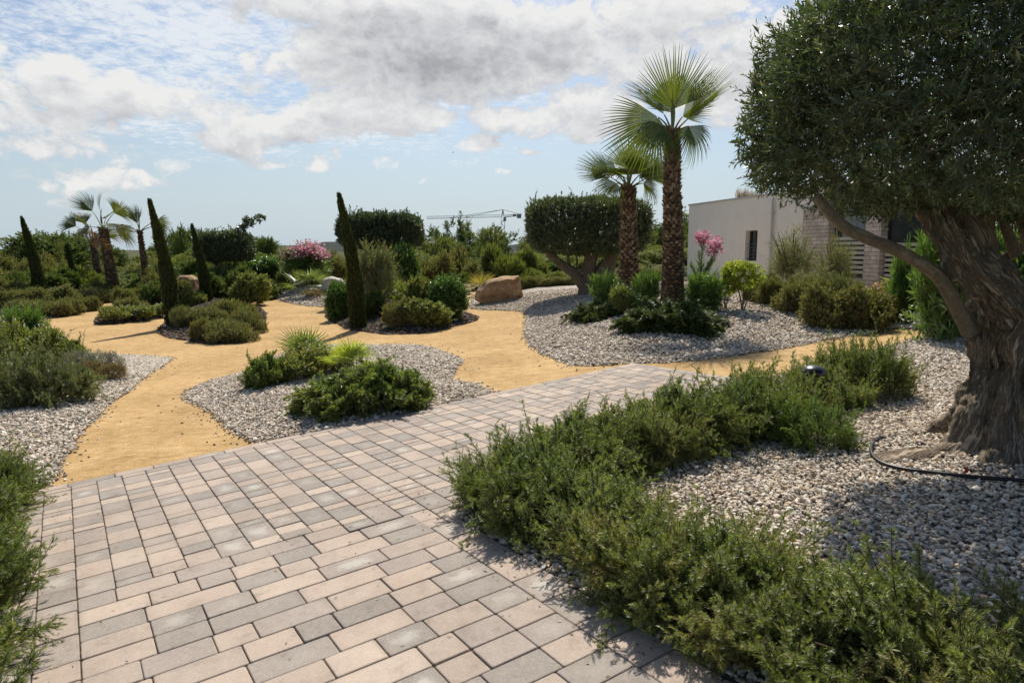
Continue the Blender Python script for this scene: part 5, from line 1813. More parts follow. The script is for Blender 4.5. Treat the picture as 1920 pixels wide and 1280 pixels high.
def scrub_band():
    """low bushes between the paths and the wood"""
    r = random.Random(4)
    lab = {'scrub': 'yellow-green bush in the scrub along the edge of the wood', 'scrubd': 'dark green bush in the scrub along the edge of the wood', 'pineg': 'fine-needled bush in the scrub along the edge of the wood'}
    for D, y, step, w in ((31, 486, 46, 78), (27, 500, 44, 74), (25, 512, 50, 66)):
        x = -120.
        while x < 1330:
            yy = y + r.uniform(-9, 9)
            if x > 780: yy += 4
            if 150 < x < 262: yy += 22
            k = r.choice(['scrub', 'scrubd', 'scrub', 'pineg', 'scrubd'])
            # the beds with paths running back are kept free
            if not (D < 30 and (490 < x < 670 or 880 < x < 1000 and D < 26)):
                fit(k, x, 540, yy, w * r.uniform(.8, 1.3), lab[k], 'bush', 'scrub along the edge of the wood', D=D * r.uniform(.96, 1.04))
                PENDING.append((LAST[0], {'scrub': 'olive-brown bush', 'scrubd': 'dark bush', 'pineg': 'soft-needled bush'}[k], {31: 'back scrub', 27: 'middle scrub', 25: 'front scrub'}[D], x))
            x += step * r.uniform(.75, 1.25)


scrub_band()
settle_labels()

# ------------------------------------------------------------------ trees of the garden
big_olive()
clipped_olive(1098, 568, 984, 1219, 368, 480, 17.6, 21, 'clipped umbrella olive with forked trunk behind the two palms', n=8500,
              limbs=[([(1095, 572), (1097, 545), (1104, 515), (1110, 470), (1108, 440)], .20, .12), ([(1098, 540), (1075, 512), (1045, 490), (1015, 458), (1000, 440)], .14, .07), ([(1103, 535), (1130, 505), (1150, 470), (1158, 440)], .16, .09),
                     ([(1112, 530), (1140, 515), (1150, 485), (1160, 455)], .12, .07), ([(1075, 512), (1066, 490), (1062, 450)], .035, .025), ([(1082, 515), (1082, 490), (1078, 450)], .03, .02), ([(1086, 518), (1096, 490), (1095, 450)], .03, .02)])
clipped_olive(735, 545, 634, 794, 399, 468, 22.5, 22, 'dark square-clipped olive behind the central cypress', n=5200, lL=.085, lW=.035, lm=leaf_mat('dark_olive_leaf', [(0.0, (0.022, 0.038, 0.016)), (0.6, (0.050, 0.070, 0.032)), (1.0, (0.10, 0.12, 0.06))], .18, under=(.12, .14, .1)),
              limbs=[([(738, 550), (738, 510), (742, 480), (735, 455)], .13, .09), ([(740, 500), (728, 478), (715, 455)], .07, .05), ([(741, 500), (752, 478), (765, 450)], .07, .05)])
clipped_olive(420, 545, 368, 474, 434, 492, 27.0, 23, 'ragged umbrella olive with one long shoot leaning out, left of the pink oleander', n=3800, lL=.10, lW=.04,
              limbs=[([(425, 550), (418, 520), (402, 490), (385, 470)], .10, .07), ([(424, 545), (412, 500), (405, 470)], .07, .05), ([(428, 545), (440, 500), (450, 470)], .09, .06), ([(455, 440), (462, 418), (470, 410)], .03, .02)])
o = shrub('crown', 230, w=1.0, h=.9, n=80, K=16, lL=.10, lW=.04, lm=L_OLIVE, lobes=[(0, 0, 0, .22, .2, .25), (.3, 0, .35, .25, .2, .2), (.75, 0, .5, .25, .2, .12)], stems=0, nb=3)
C.objects.link(o); q_ = [t for t in C.objects if t.get('label', '').startswith('ragged umbrella')][0]; o.parent = q_; o.location = tuple(np.array(W3(452, 434, 27.0)) - np.array(q_.location)); o.name = 'crown'

cypress(70, 562, 41, 410, 27, 'tall cypress leaning left, farthest left of the leaning cypresses', 61, bend=.10)
cypress(138, 545, 125, 462, 17, 'smallest leaning cypress, in front of the left palms', 62, D=27)
cypress(318, 612, 281, 379, 36, 'thick dark cypress leaning left at the tip of the mulched bed, casting a long shadow', 63, bend=.12)
cypress(383, 567, 360, 424, 24, 'slim cypress behind and right of the thick dark cypress', 64, bend=.12)
cypress(668, 616, 636, 368, 37, 'tall cypress in the central bed beside the wispy grey shrub', 65, bend=.16)

# the two palms of the raised bed; azimuth 270 points at the viewer, 180 to the left
palm(1263, 585, (1261, 246), (22, 13), 'taller fan palm with a shaggy brown trunk, beside the pink oleander', 71, boot=.085, rows=58, group='two fan palms of the raised bed', spear=2, fronds=[
    (268, 86, .42, .98, -12, 0, dict(ang=1.2, droop=.04, sag=.02, fuse=.46, cup=.1)), (183, 60, .50, 1.05, 74, 72, dict(ang=1.35, droop=.22, sag=.3)), (6, 50, .42, 1.08, -4, 28, dict(ang=.95, droop=.08, sag=.12, cup=.4)),
    (338, 38, .34, .66, 78, -40, dict(ang=1.4, droop=.4)), (95, 78, .52, .85, 4, 60, dict(ang=.9, droop=.15)), (20, 66, .46, .90, 8, 55, dict(ang=.9, droop=.12)), (165, 72, .48, .85, 10, 30, dict(ang=.8, droop=.15)), (200, 50, .28, .6, 60, 50, dict(ang=1.1, droop=.4))])
palm(1180, 560, (1178, 350), (20, 13), 'shorter fan palm with a bushy yellow-green head, in front of the umbrella olive', 72, D=14.6, boot=.09, rows=40, group='two fan palms of the raised bed', spear=1, fronds=[
    (266, 84, .56, .74, -8, 0, dict(ang=1.25, droop=.08, cup=.1)), (255, 66, .42, .58, 30, 0, dict(ang=1.7, droop=.2)), (182, 38, .50, .76, 0, 70, dict(ang=.8, droop=.15, sag=.1)), (176, 62, .50, .70, 22, 55, dict(ang=1.0, droop=.2)), (300, 74, .48, .62, 14, 30, dict(ang=1.2)), (225, 58, .46, .62, 30, 30, dict(ang=1.2, droop=.2)), (325, 58, .46, .62, 30, -30, dict(ang=1.2, droop=.2)),
    (355, 36, .50, .78, 4, 70, dict(ang=.85, droop=.2, sag=.1)), (5, 60, .52, .72, 20, 50, dict(ang=1.0, droop=.2)), (335, 34, .38, .56, 40, 40, dict(ang=1.3, droop=.5)), (205, 36, .36, .56, 40, 40, dict(ang=1.3, droop=.5)), (90, 66, .5, .7, 10, 20, dict(ang=1.2))])
lp = [L_FAND, M_PETIOLE]
palm(208, 542, (193, 428), (11.5, 8), 'tallest of the three left palms, with upright fans on a thick trunk', 73, D=25.5, boot=.10, rows=30, group='three palms at the left', mats=lp, n=26, fronds=[
    (215, 72, .95, .85, 8, 60, dict(ang=.95, cup=.5)), (348, 58, 1.0, .85, 12, 55, dict(ang=1.25, droop=.45, cup=.4)), (270, 86, .9, .7, 0, 80, dict(ang=.35)), (0, 12, .55, .95, 8, 65, dict(ang=.9, droop=.4)), (185, 28, .5, .7, 30, 40, dict(ang=1.2, droop=.5)),
    (330, 45, .5, .7, 40, 0, dict(ang=1.2)), (100, 60, .7, .7, 10, 30, dict(ang=1.0))], dead=[(250, -30, .4, .6, 50, 0), (175, -20, .35, .5, 60, 0), (200, 5, .3, .5, 60, 30)])
palm(183, 522, (174, 455), (7.5, 5.5), 'shorter left palm standing behind the tallest one, with drooping fans', 74, D=28, boot=.09, rows=22, group='three palms at the left', mats=lp, n=24, fronds=[
    (178, 58, 1.2, .85, 12, 60, dict(ang=1.0, droop=.4, cup=.4)), (182, 20, 1.1, .85, 25, 70, dict(ang=.8, droop=.4)), (250, 75, 1.0, .8, 10, 20, dict(ang=1.2)), (20, 50, .7, .8, 20, 40, dict(ang=1.0, droop=.4)), (150, 70, 1.2, .8, 5, 30, dict(ang=.9))], dead=[(265, 70, .8, .55, 60, 0), (240, 78, .9, .5, 70, 0), (300, 72, .75, .5, 70, 20)])
palm(272, 530, (262, 432), (7.5, 4.5), 'slender left palm half hidden behind the thick dark cypress', 75, D=26.5, boot=.08, rows=24, group='three palms at the left', mats=lp, n=24, fronds=[
    (200, 80, .45, .8, 0, 50, dict(ang=.8, cup=.5)), (240, 84, .4, .75, 0, 80, dict(ang=.9, cup=.5)), (0, 45, .8, .85, 30, 75, dict(ang=.8, droop=.4)), (350, 30, .8, .7, 30, 60, dict(ang=.9))], dead=[(182, 38, .9, .6, 80, 0), (178, 20, .8, .5, 80, 20)])

# ------------------------------------------------------------------ rosemary along the paving
HG = 1.0
RB = 'rosemary bushes lining the paving'
hed = [(2.36, -.42, .88, .41, 'roseA', 'rosemary mound at the near corner of the paving, where the two hedges meet'), (2.26, -.82, .86, .40, 'roseE', 'rosemary in the right hedge, second from its far corner'),
       (2.23, -1.22, .86, .38, 'roseA', 'rosemary in the right hedge overhanging the border pavers, third from its far corner'), (2.21, -1.60, .84, .36, 'roseB', 'browner rosemary in the right hedge, fourth from its far corner'),
       (2.22, -1.96, .86, .37, 'roseE', 'yellow-green rosemary in the right hedge, before the bottom of the photo'), (2.26, -2.30, .86, .35, 'roseB', 'yellowish rosemary with long shoots toward the pebbles, near the bottom edge'),
       (2.31, -2.64, .9, .36, 'roseA', 'rosemary in the nearest lower right part of the hedge'), (2.38, -2.98, .92, .37, 'roseB', 'rosemary cut by the bottom right corner of the photo')]
for i, (u, v, w, hh, k, l) in enumerate(hed):
    p = UV(u, v); z = float(gz(p[0], p[1]))
    q = PROTO[k]; w *= HG
    place(k, (p[0], p[1], z - .02), i * 2.1, (w / q['w'], w / q['w'], hh / q['h']), l, 'rosemary', RB)
hed2 = [(2.95, -.32, .92, .44, 'roseC', 2.9, 'rosemary with arching shoots over the paving, in the far hedge, leftmost'), (3.42, -.34, .82, .42, 'roseB', 1, 'rosemary in the far hedge, second from its left end'), (3.92, -.34, .95, .47, 'roseC', 3.2, 'rosemary with the longest arching shoots, in the middle of the far hedge'),
        (4.42, -.42, .88, .45, 'roseE', 4, 'dense rosemary in the far hedge, left of the bright green one'), (4.95, -.42, .9, .42, 'roseB', 5, 'rosemary in the far hedge below the black lamp'), (5.5, -.35, .85, .40, 'roseA', 2, 'rosemary at the end of the far hedge beside the sandy path')]
for u, v, w, hh, k, rz, l in hed2:
    p = UV(u, v); z = float(gz(p[0], p[1]))
    q = PROTO[k]; w *= HG
    place(k, (p[0], p[1], z - .02), rz, (w / q['w'], w / q['w'], hh / q['h']), l, 'rosemary', RB)
fit('roseL', 1552, 842, 742, 165, 'small bright green rosemary mound on the pebbles, nearest the olive trunk', 'rosemary', RB, name='rosemary_bush')
fit('roseA', 1655, 752, 640, 165, 'rosemary with upright shoots beside the black lamp, left of the olive trunk', 'rosemary', RB)
fit('roseC', 1600, 735, 635, 140, 'rosemary behind the black lamp at the edge of the sandy path', 'rosemary', RB, rz=1.2)
LH = 'rosemary hedge at the left edge'
for i, (u, v, w, hh, k) in enumerate([(-.60, 1.95, .85, .42, 'roseE'), (-.62, 1.50, .88, .44, 'roseA'), (-.60, 1.05, .86, .43, 'roseE'), (-.60, .60, .86, .42, 'roseA'), (-.58, .15, .84, .41, 'roseE'), (-.57, -.30, .84, .41, 'roseA'), (-.57, -.75, .84, .4, 'roseE'),
                                      (-1.2, 1.7, 1.0, .42, 'roseE'), (-1.2, 1.1, 1.0, .42, 'roseA'), (-1.2, .4, 1.0, .42, 'roseE')]):
    p = UV(u, v); z = float(gz(p[0], p[1]))
    l = ['farthest rosemary of the left hedge, where the sandy path meets the paving', 'rosemary of the left hedge, second from its far end', 'rosemary of the left hedge, third from its far end', 'rosemary of the left hedge, in its middle', 'rosemary of the left hedge, before its nearest ones', 'near rosemary of the left hedge with a shoot over the pavers', 'nearest rosemary of the left hedge, at the bottom edge',
         'far rosemary cut by the left edge of the photo', 'middle rosemary cut by the left edge of the photo', 'near rosemary cut by the left edge of the photo'][i]
    q = PROTO[k]; w *= HG
    place(k, (p[0], p[1], z - .02), i * 1.7, (w / q['w'], w / q['w'], hh / q['h']), l, 'rosemary', LH)

# centre bed
CB = 'plants of the bed between the paths'
fit('roseF', 712, 770, 682, 180, 'larger dark rosemary mound at the paving edge in the centre bed', 'rosemary', CB, rz=.5)
fit('roseF', 620, 778, 706, 165, 'left half of the dark rosemary mound in the centre bed, nearer the camera', 'rosemary', CB, rz=2.5)
fit('roseF', 492, 725, 666, 85, 'small dark rosemary at the left end of the centre bed', 'rosemary', CB, rz=1.5)
fit('leafy', 568, 712, 644, 115, 'light green leafy shrub beside the small rosemary in the centre bed', 'shrub', CB)
fit('leafy', 618, 700, 652, 75, 'light green leafy shrub left of the near dwarf palm in the centre bed', 'shrub', CB)
dwarf_palm(566, 690, 612, 105, 'dark dwarf fan palm behind the leafy shrub in the centre bed', 81, nf=9, facing=270)
dwarf_palm(658, 706, 624, 100, 'yellow-green dwarf fan palm in front of the sandy path in the centre bed', 82, nf=8, lm=leaf_mat('fan_leaf_lime', [(0, (.12, .15, .03)), (.5, (.19, .23, .045)), (1, (.28, .30, .07))], .4, tint=(1.4, 1.5, .5)), facing=270)

# left bed
LB = 'plants of the left pebble bed'
fit('roseD', 80, 758, 655, 150, 'large grey-green rosemary with swept shoots in the left bed', 'rosemary', LB, rz=1.0)
fit('roseD', -10, 765, 640, 190, 'grey-green rosemary cut by the left edge, in the left bed', 'rosemary', LB, rz=3.0)
fit('grey', 172, 694, 656, 80, 'silvery grey shrub in the left bed', 'shrub', LB)
fit('grey', 128, 690, 655, 60, 'smaller silvery shrub behind the large grey-green rosemary', 'shrub', LB)
fit('red', 192, 712, 678, 62, 'low reddish shrub at the right tip of the left planting', 'shrub', LB)
fit('red', 150, 706, 674, 70, 'low olive and red shrub behind the large grey-green rosemary', 'shrub', LB)
fit('roseF', 98, 676, 634, 78, 'dark rosemary with upright tips in the left bed', 'rosemary', LB)
fit('oleanp', 22, 668, 575, 80, 'leafy shrub with narrow leaves at the left edge', 'shrub', LB)
fit('leafy', 62, 680, 612, 90, 'light green shrub between the left edge and the dark upright rosemary', 'shrub', LB)
fit('leafy', -15, 690, 600, 90, 'light green shrub cut by the left edge', 'shrub', LB)

# raised palm bed
PBg = 'plants under the two palms'
fit('trail', 1262, 622, 567, 185, 'dark trailing rosemary spread round the foot of the taller palm', 'rosemary', PBg, rz=.4)
fit('trail', 1322, 616, 584, 90, 'dark trailing rosemary right of the taller palm', 'rosemary', PBg, rz=1.4)
fit('trail', 1205, 620, 588, 85, 'dark trailing rosemary left of the taller palm, low on the slope', 'rosemary', PBg, rz=2.4)
fit('trail', 1120, 600, 570, 110, 'dark trailing rosemary at the foot of the shorter palm', 'rosemary', PBg, rz=3.0)
fit('oleanp', 1140, 585, 512, 70, 'pale narrow-leaved shrub between the umbrella olive and the shorter palm', 'shrub', PBg, name='narrow_leaved_shrub')
fit('oleanp', 1212, 585, 508, 62, 'green narrow-leaved shrub between the two palm trunks', 'shrub', PBg, name='narrow_leaved_shrub')
fit('leafy', 1170, 590, 535, 60, 'light leafy shrub in front of the shorter palm', 'shrub', PBg)
fit('oleanp', 1322, 586, 512, 82, 'lower leafy part of an oleander right of the taller palm', 'oleander', PBg)


def flowering_oleander():
    D = 13.6; x = W3(1318, YH, D)[0]; z = float(gz(x, D)); loc = np.array([x, D, z])
    W = lambda a, b, d=D: W3(a, b, d) - loc
    r = np.random.default_rng(90)
    parts = []
    for tx, ty in ((1317, 446), (1346, 462), (1310, 474), (1335, 484), (1297, 500), (1328, 500)):
        tip = W(tx, ty, D + r.normal(0, .15)); 
        b0 = np.array([r.normal(0, .08), r.normal(0, .08), 0])
        d = tip - b0; L = np.linalg.norm(d)
        lv, st = sprigs(b0[None], unit(d)[None], np.array([L]), r.normal(0, .04, (1, 3)), 90, .15, .024, .8, r, fold=True, stem=.009, start=.15, taper=.3)
        parts += [(*lv, 0), (*st, 1)]
        if ty < 466 or tx == 1300:
            big = 4 if ty < 466 else 1
            for _ in range(big * 3):
                c = tip + r.normal(0, .062, 3) * (1 if big > 1 else .6)
                Q = c + r.normal(0, .045, (26, 3)); Dp = unit(r.normal(0, 1, Q.shape) + [0, -.6, .4])
                parts.append((*leaf_quads(Q, Dp, perp(Dp, r), np.full(26, .055), np.full(26, .05)), 2))
    o = plant_mesh('oleander', parts, [L_OLEA, M_TWIGG, L_PINK]); o.location = loc
    tag(o, 'tall oleander with two pink flower heads right of the taller palm', 'oleander', PBg)


flowering_oleander()
fit('lime', 1398, 584, 488, 78, 'clipped yellow-green shrub with a round top on thin bare stems', 'shrub', PBg)
fit('lime', 1365, 580, 520, 45, 'smaller thin-stemmed yellow-green shrub left of the round-topped one', 'shrub', PBg)
HB = 'grey-green shrubs in front of the house'
for px, pb, pt, w, k, l in ((1562, 616, 535, 105, 'scrub', 'olive-brown shrub at the edge of the pebbles, left of the pale stones'), (1625, 618, 538, 100, 'scrub', 'olive-brown shrub behind the pale stones by the path'), (1500, 588, 525, 80, 'scrub', 'olive-brown shrub at the back of the pebbles below the feathery tamarisk'),
                            (1455, 572, 515, 70, 'scrub', 'olive-brown shrub right of the round-topped yellow-green shrub'), (1425, 565, 520, 60, 'carpetB', 'low shrub behind the round-topped yellow-green shrub'), (1595, 600, 520, 90, 'carpetA', 'grey-green shrub behind the olive-brown ones'),
                            (1540, 590, 520, 80, 'carpetA', 'grey-green shrub in front of the stone-clad wall'), (1660, 610, 545, 70, 'scrub', 'olive-brown shrub beside the flower pot')):
    fit(k, px, pb, pt, w, l, 'shrub', HB)
fit('feath', 1488, 560, 428, 105, 'feathery tamarisk in front of the stone-clad wall', 'tamarisk', HB, D=14.5)
fit('feath', 1568, 560, 440, 80, 'feathery tamarisk in front of the shuttered window', 'tamarisk', HB, D=13.5)
fit('feath', 1530, 570, 500, 90, 'low feathery shrub between the two tamarisks', 'tamarisk', HB, D=12.8)
for px, pb, pt, w, D, l in ((1775, 630, 430, 120, 8.8, 'glossy oleander behind the olive trunk, over the white stones'), (1715, 620, 455, 80, 10.5, 'glossy oleander left of the one behind the olive trunk'), (1870, 620, 420, 160, 9.5, 'glossy oleander right of the olive trunk, seen through its branches'), (1990, 620, 400, 200, 9.0, 'glossy oleander beyond the right edge of the photo')):
    fit('oleanp', px, pb, pt, w, l, 'oleander', 'oleanders behind the big olive', D=D, name='oleander')
fit('dark', 1800, 625, 520, 130, 'dark glossy shrub under the oleander behind the olive trunk', 'shrub', D=9.4)
fit('dark', 1900, 625, 500, 150, 'dark glossy shrub at the right edge behind the olive', 'shrub', D=10.2)

# central mulched bed
MBg = 'plants of the central mulched bed'
fit('dark', 632, 600, 530, 58, 'dark green shrub left of the tall central cypress', 'shrub', MBg)
fit('wispy', 700, 596, 458, 92, 'tall wispy grey-green shrub right of the central cypress', 'shrub', MBg, D=16.8)
fit('scrub', 738, 616, 562, 62, 'tawny upright shrub at the front of the central mulched bed', 'shrub', MBg)
fit('darkb', 798, 614, 560, 88, 'olive green leafy shrub at the front of the central mulched bed', 'shrub', MBg)
fit('dark', 838, 596, 518, 88, 'rounded dark glossy shrub at the right end of the central mulched bed', 'shrub', MBg)
fit('darkb', 770, 590, 520, 80, 'leafy shrub in the middle of the central mulched bed', 'shrub', MBg)
fit('scrubd', 690, 600, 545, 60, 'low shrub under the wispy grey-green shrub', 'shrub', MBg)
dwarf_palm(745, 575, 512, 75, 'dwarf fan palm with yellow-green fans behind the tawny shrub', 83, nf=12, D=18.5, lm=L_BRIGHT)
fit('dark', 755, 560, 463, 70, 'dark green shrub under the square-clipped olive', 'shrub', MBg, D=21)
fit('scrub', 805, 560, 480, 90, 'bright olive bush right of the square-clipped olive', 'shrub', D=24)
fit('scrub', 850, 550, 468, 80, 'cushion-shaped bush in front of the wood, left of the boulder', 'shrub', D=27)
fit('pineg', 940, 548, 465, 95, 'soft grey-green pine bush behind the boulder', 'shrub', D=27)
fit('pineg', 985, 548, 470, 80, 'soft grey-green pine bush between the boulder and the umbrella olive', 'shrub', D=28)
for px, w in ((975, 70), (1020, 75), (1065, 70), (1160, 70)):
    fit('carpetB', px, 552, 518, w, 'low yellow-green hedge plant at the back of the pebbles, %s' % {975: 'beside the boulder', 1020: 'right of the boulder', 1065: 'left of the olive trunk', 1160: 'behind the shorter palm'}[px], 'shrub', 'low hedge behind the pebbles', D=22.5)
dwarf_palm(905, 545, 508, 60, 'small tawny palm behind the boulder', 84, nf=10, D=22.5, lm=leaf_mat('fan_leaf_tawny', [(0, (.13, .13, .04)), (.6, (.22, .19, .06)), (1, (.36, .26, .10))], .35, tint=(1.2, 1.2, .5)))

# mid-left planting
ML = 'shrubs round the curving path'
for px, pb, pt, w, k, l in ((495, 545, 484, 92, 'dark', 'large clipped dark green shrub left of the pink oleander'), (460, 572, 513, 80, 'darkb', 'leafy green shrub at the back corner of the mulched cypress bed'), (425, 640, 600, 105, 'carpetA', 'spreading grey-green shrub at the front of the cypress bed'),
                            (375, 636, 596, 60, 'carpetB', 'yellowish shrub with upright twigs at the front of the cypress bed'), (460, 622, 582, 70, 'carpetA', 'spreading shrub at the right end of the cypress bed'), (385, 605, 574, 80, 'carpetA', 'spreading shrub behind the thick dark cypress'), (430, 598, 562, 90, 'carpetB', 'yellowish spreading shrub at the back of the cypress bed'),
                            (345, 612, 575, 60, 'carpetA', 'low shrub against the thick dark cypress'),
                            (205, 603, 573, 55, 'leafy', 'bright leafy shrub at the left end of the small mulched bed'), (250, 600, 571, 62, 'leafy', 'bright leafy shrub in the middle of the small mulched bed'), (290, 594, 568, 50, 'leafy', 'bright leafy shrub at the right end of the small mulched bed'), (235, 588, 558, 70, 'carpetB', 'low yellowish shrub behind the small mulched bed'),
                            (60, 594, 562, 75, 'carpetA', 'low spreading shrub on the left mulched bed, front'), (105, 590, 560, 80, 'carpetB', 'low yellowish shrub on the left mulched bed, front'), (148, 582, 556, 55, 'carpetB', 'low yellowish shrub at the right end of the left mulched bed'), (25, 588, 560, 60, 'carpetA', 'low spreading shrub at the left end of the left mulched bed'),
                            (30, 572, 540, 90, 'carpetB', 'yellowish ground shrub behind the left mulched bed'), (100, 570, 536, 70, 'scrub', 'brownish upright shrub right of the leftmost cypress'), (150, 568, 540, 80, 'carpetA', 'ground shrub in front of the left palms'), (200, 566, 544, 80, 'carpetA', 'ground shrub under the tallest left palm'),
                            (228, 570, 540, 40, 'scrub', 'green bush between the tallest left palm and the slender one'), (285, 566, 528, 60, 'scrubd', 'dark bush at the foot of the slender left palm'), (330, 565, 520, 60, 'scrub', 'green bush behind the thick dark cypress'), (355, 575, 540, 50, 'darkb', 'leafy bush in front of the pale rock'),
                            (410, 560, 520, 70, 'scrub', 'green bush right of the slim cypress'), (440, 548, 500, 60, 'scrubd', 'green bush behind the leafy green shrub'), (182, 560, 528, 50, 'scrub', 'yellow-green bush between the left palm trunks'), (10, 566, 520, 60, 'scrub', 'yellow-green bush at the left edge'),
                            (650, 560, 490, 70, 'scrub', 'grey-green bush between the pink oleander and the central cypress'), (600, 556, 500, 60, 'scrubd', 'green bush behind the dwarf palm by the pink oleander')):
    if k in ('scrub', 'scrubd') and pb < 571:
        fit(k, px, pb, pt, w, l, 'shrub', ML, D=(29 if 540 < px < 700 else 25) if pb < 562 else 22)
    else:
        fit(k, px, pb, pt, w, l, 'shrub', ML, depth=.35)
fit('olean', 578, 550, 458, 90, 'round oleander covered with pink flowers in the middle distance', 'oleander', D=27.5)
dwarf_palm(575, 555, 503, 85, 'bushy dwarf palm in front of the pink oleander', 85, nf=13, D=25, lm=L_FANB, fn=15)
fit('red', 592, 565, 540, 60, 'dry reddish twiggy shrub below the dwarf palm', 'shrub', D=24)
fit('scrubd', 545, 550, 500, 50, 'green shrub between the clipped dark shrub and the pink oleander', 'shrub', D=28.5)


# ------------------------------------------------------------------ rocks
def m_rock(k):
    tc = k.n('ShaderNodeTexCoord').outputs['Object']
    w = k.vm('ADD', k.vm('MULTIPLY', tc, (1.0, 1.0, 1.6)), k.vm('SCALE', k.noise(tc, 2.0, 3, .6, out=1), scale=.5))
    n1 = k.noise(w, 2.6, 6, .62, .4); n2 = k.noise(tc, 22, 5, .65)
    c = k.ramp(n1, [(.28, (.20, .125, .07)), (.44, (.37, .225, .11)), (.56, (.47, .31, .17)), (.68, (.56, .43, .29)), (.8, (.62, .53, .42))])
    ck = k.mr(k.m('ABSOLUTE', k.m('SUBTRACT', k.noise(w, 1.7, 4, .6, .5), .5)), 0, .022)
    c = k.mix(k.m('MULTIPLY', k.m('SUBTRACT', 1, ck), .5), c, (.16, .09, .05))
    c = k.mix(1.0, c, k.ramp(n2, [(.3, (.75, .75, .75)), (.7, (1.2, 1.2, 1.2))]), 'MULTIPLY')
    return principled(k, c, .85, .2, k.m('ADD', n1, k.m('MULTIPLY', n2, .4)), .7, .04).outputs[0]


def m_palerock(k):
    tc = k.n('ShaderNodeTexCoord').outputs['Object']
    n1 = k.noise(tc, 4, 6, .6)
    c = k.ramp(n1, [(.3, (.34, .29, .23)), (.5, (.50, .45, .38)), (.7, (.64, .60, .54))])
    return principled(k, c, .85, .2, n1, .6, .03).outputs[0]


def rock(px, pyb, outline, D, depth, label, m, seed, name='boulder', amp=.03):
    x = W3(px, YH, D)[0]; z = float(gz(x, D)); loc = np.array([x, D, z])
    bm = bmesh.new()
    r = random.Random(seed)
    O = [W3(a, b, D) - loc for a, b in outline]
    cz = np.mean([o[2] for o in O]); cxx = np.mean([o[0] for o in O])
    for yy, s in ((-depth * .5, .80), (-depth * .28, 1.0), (depth * .15, .98), (depth * .5, .72)):
        for o in O:
            bm.verts.new((cxx + (o[0] - cxx) * s + r.gauss(0, .012), yy + r.gauss(0, .02), cz + (o[2] - cz) * (s if o[2] > cz else 1) + r.gauss(0, .008)))
    hull = bmesh.ops.convex_hull(bm, input=bm.verts)
    bmesh.ops.delete(bm, geom=[g for g in hull['geom_interior'] if isinstance(g, bmesh.types.BMVert)], context='VERTS')
    bmesh.ops.triangulate(bm, faces=bm.faces)
    bmesh.ops.bevel(bm, geom=list(bm.edges), offset=.012, segments=1, affect='EDGES')
    bmesh.ops.triangulate(bm, faces=bm.faces)
    for _ in range(3):
        es = [e for e in bm.edges if e.calc_length() > .045]
        if not es: break
        bmesh.ops.subdivide_edges(bm, edges=es, cuts=1)
        bmesh.ops.triangulate(bm, faces=bm.faces)
    bm.normal_update()
    for v in bm.verts:
        n = mnoise.fractal(v.co * 3.2 + Vector((seed, 0, 0)), .9, 2.1, 4)
        st = mnoise.noise(Vector((v.co.x * 1.5, v.co.y * 1.5, v.co.z * 9 + seed)))
        v.co += v.normal * (n * amp + st * amp * .35)
    me = bpy.data.meshes.new(name); bm.to_mesh(me); bm.free(); me.materials.append(m)
    o = bpy.data.objects.new(name, me); C.objects.link(o); o.location = loc
    return tag(o, label, 'rock')


MR = mat('ochre_rock', m_rock); MPR = mat('pale_rock', m_palerock)
g_ = G(935, 567)
rock(935, 567, [(890, 562), (889, 553), (896, 542), (908, 529), (922, 523), (950, 517), (973, 518), (977, 535), (980, 552), (972, 562), (940, 568), (905, 570)], float(g_[1]) + .35, .85, 'large orange-brown boulder on the pebbles', MR, 3)
rock(350, 545, [(336, 545), (336, 520), (342, 516), (360, 517), (368, 523), (369, 545)], 23, .6, 'pale brown rock behind the slim cypress', MR, 5)
rock(625, 535, [(604, 545), (608, 524), (620, 519), (640, 522), (648, 532), (648, 545)], 24.5, .7, 'pale flat-topped rock behind the central cypress', MPR, 6)
for i, (px, w, l) in enumerate(((1660, 26, 'pale flat edging stone, leftmost by the olive-brown shrubs'), (1698, 22, 'pale flat edging stone in the middle of the row'), (1738, 18, 'pale flat edging stone nearest the white flowers'))):
    rock(px, 612, [(px - w, 617), (px - w, 611), (px - w * .5, 608), (px + w * .6, 607), (px + w, 610), (px + w, 616)], float(G(px, 616)[1]) + .25, .45, l, MPR, 8 + i, name='edging_stone', amp=.015)


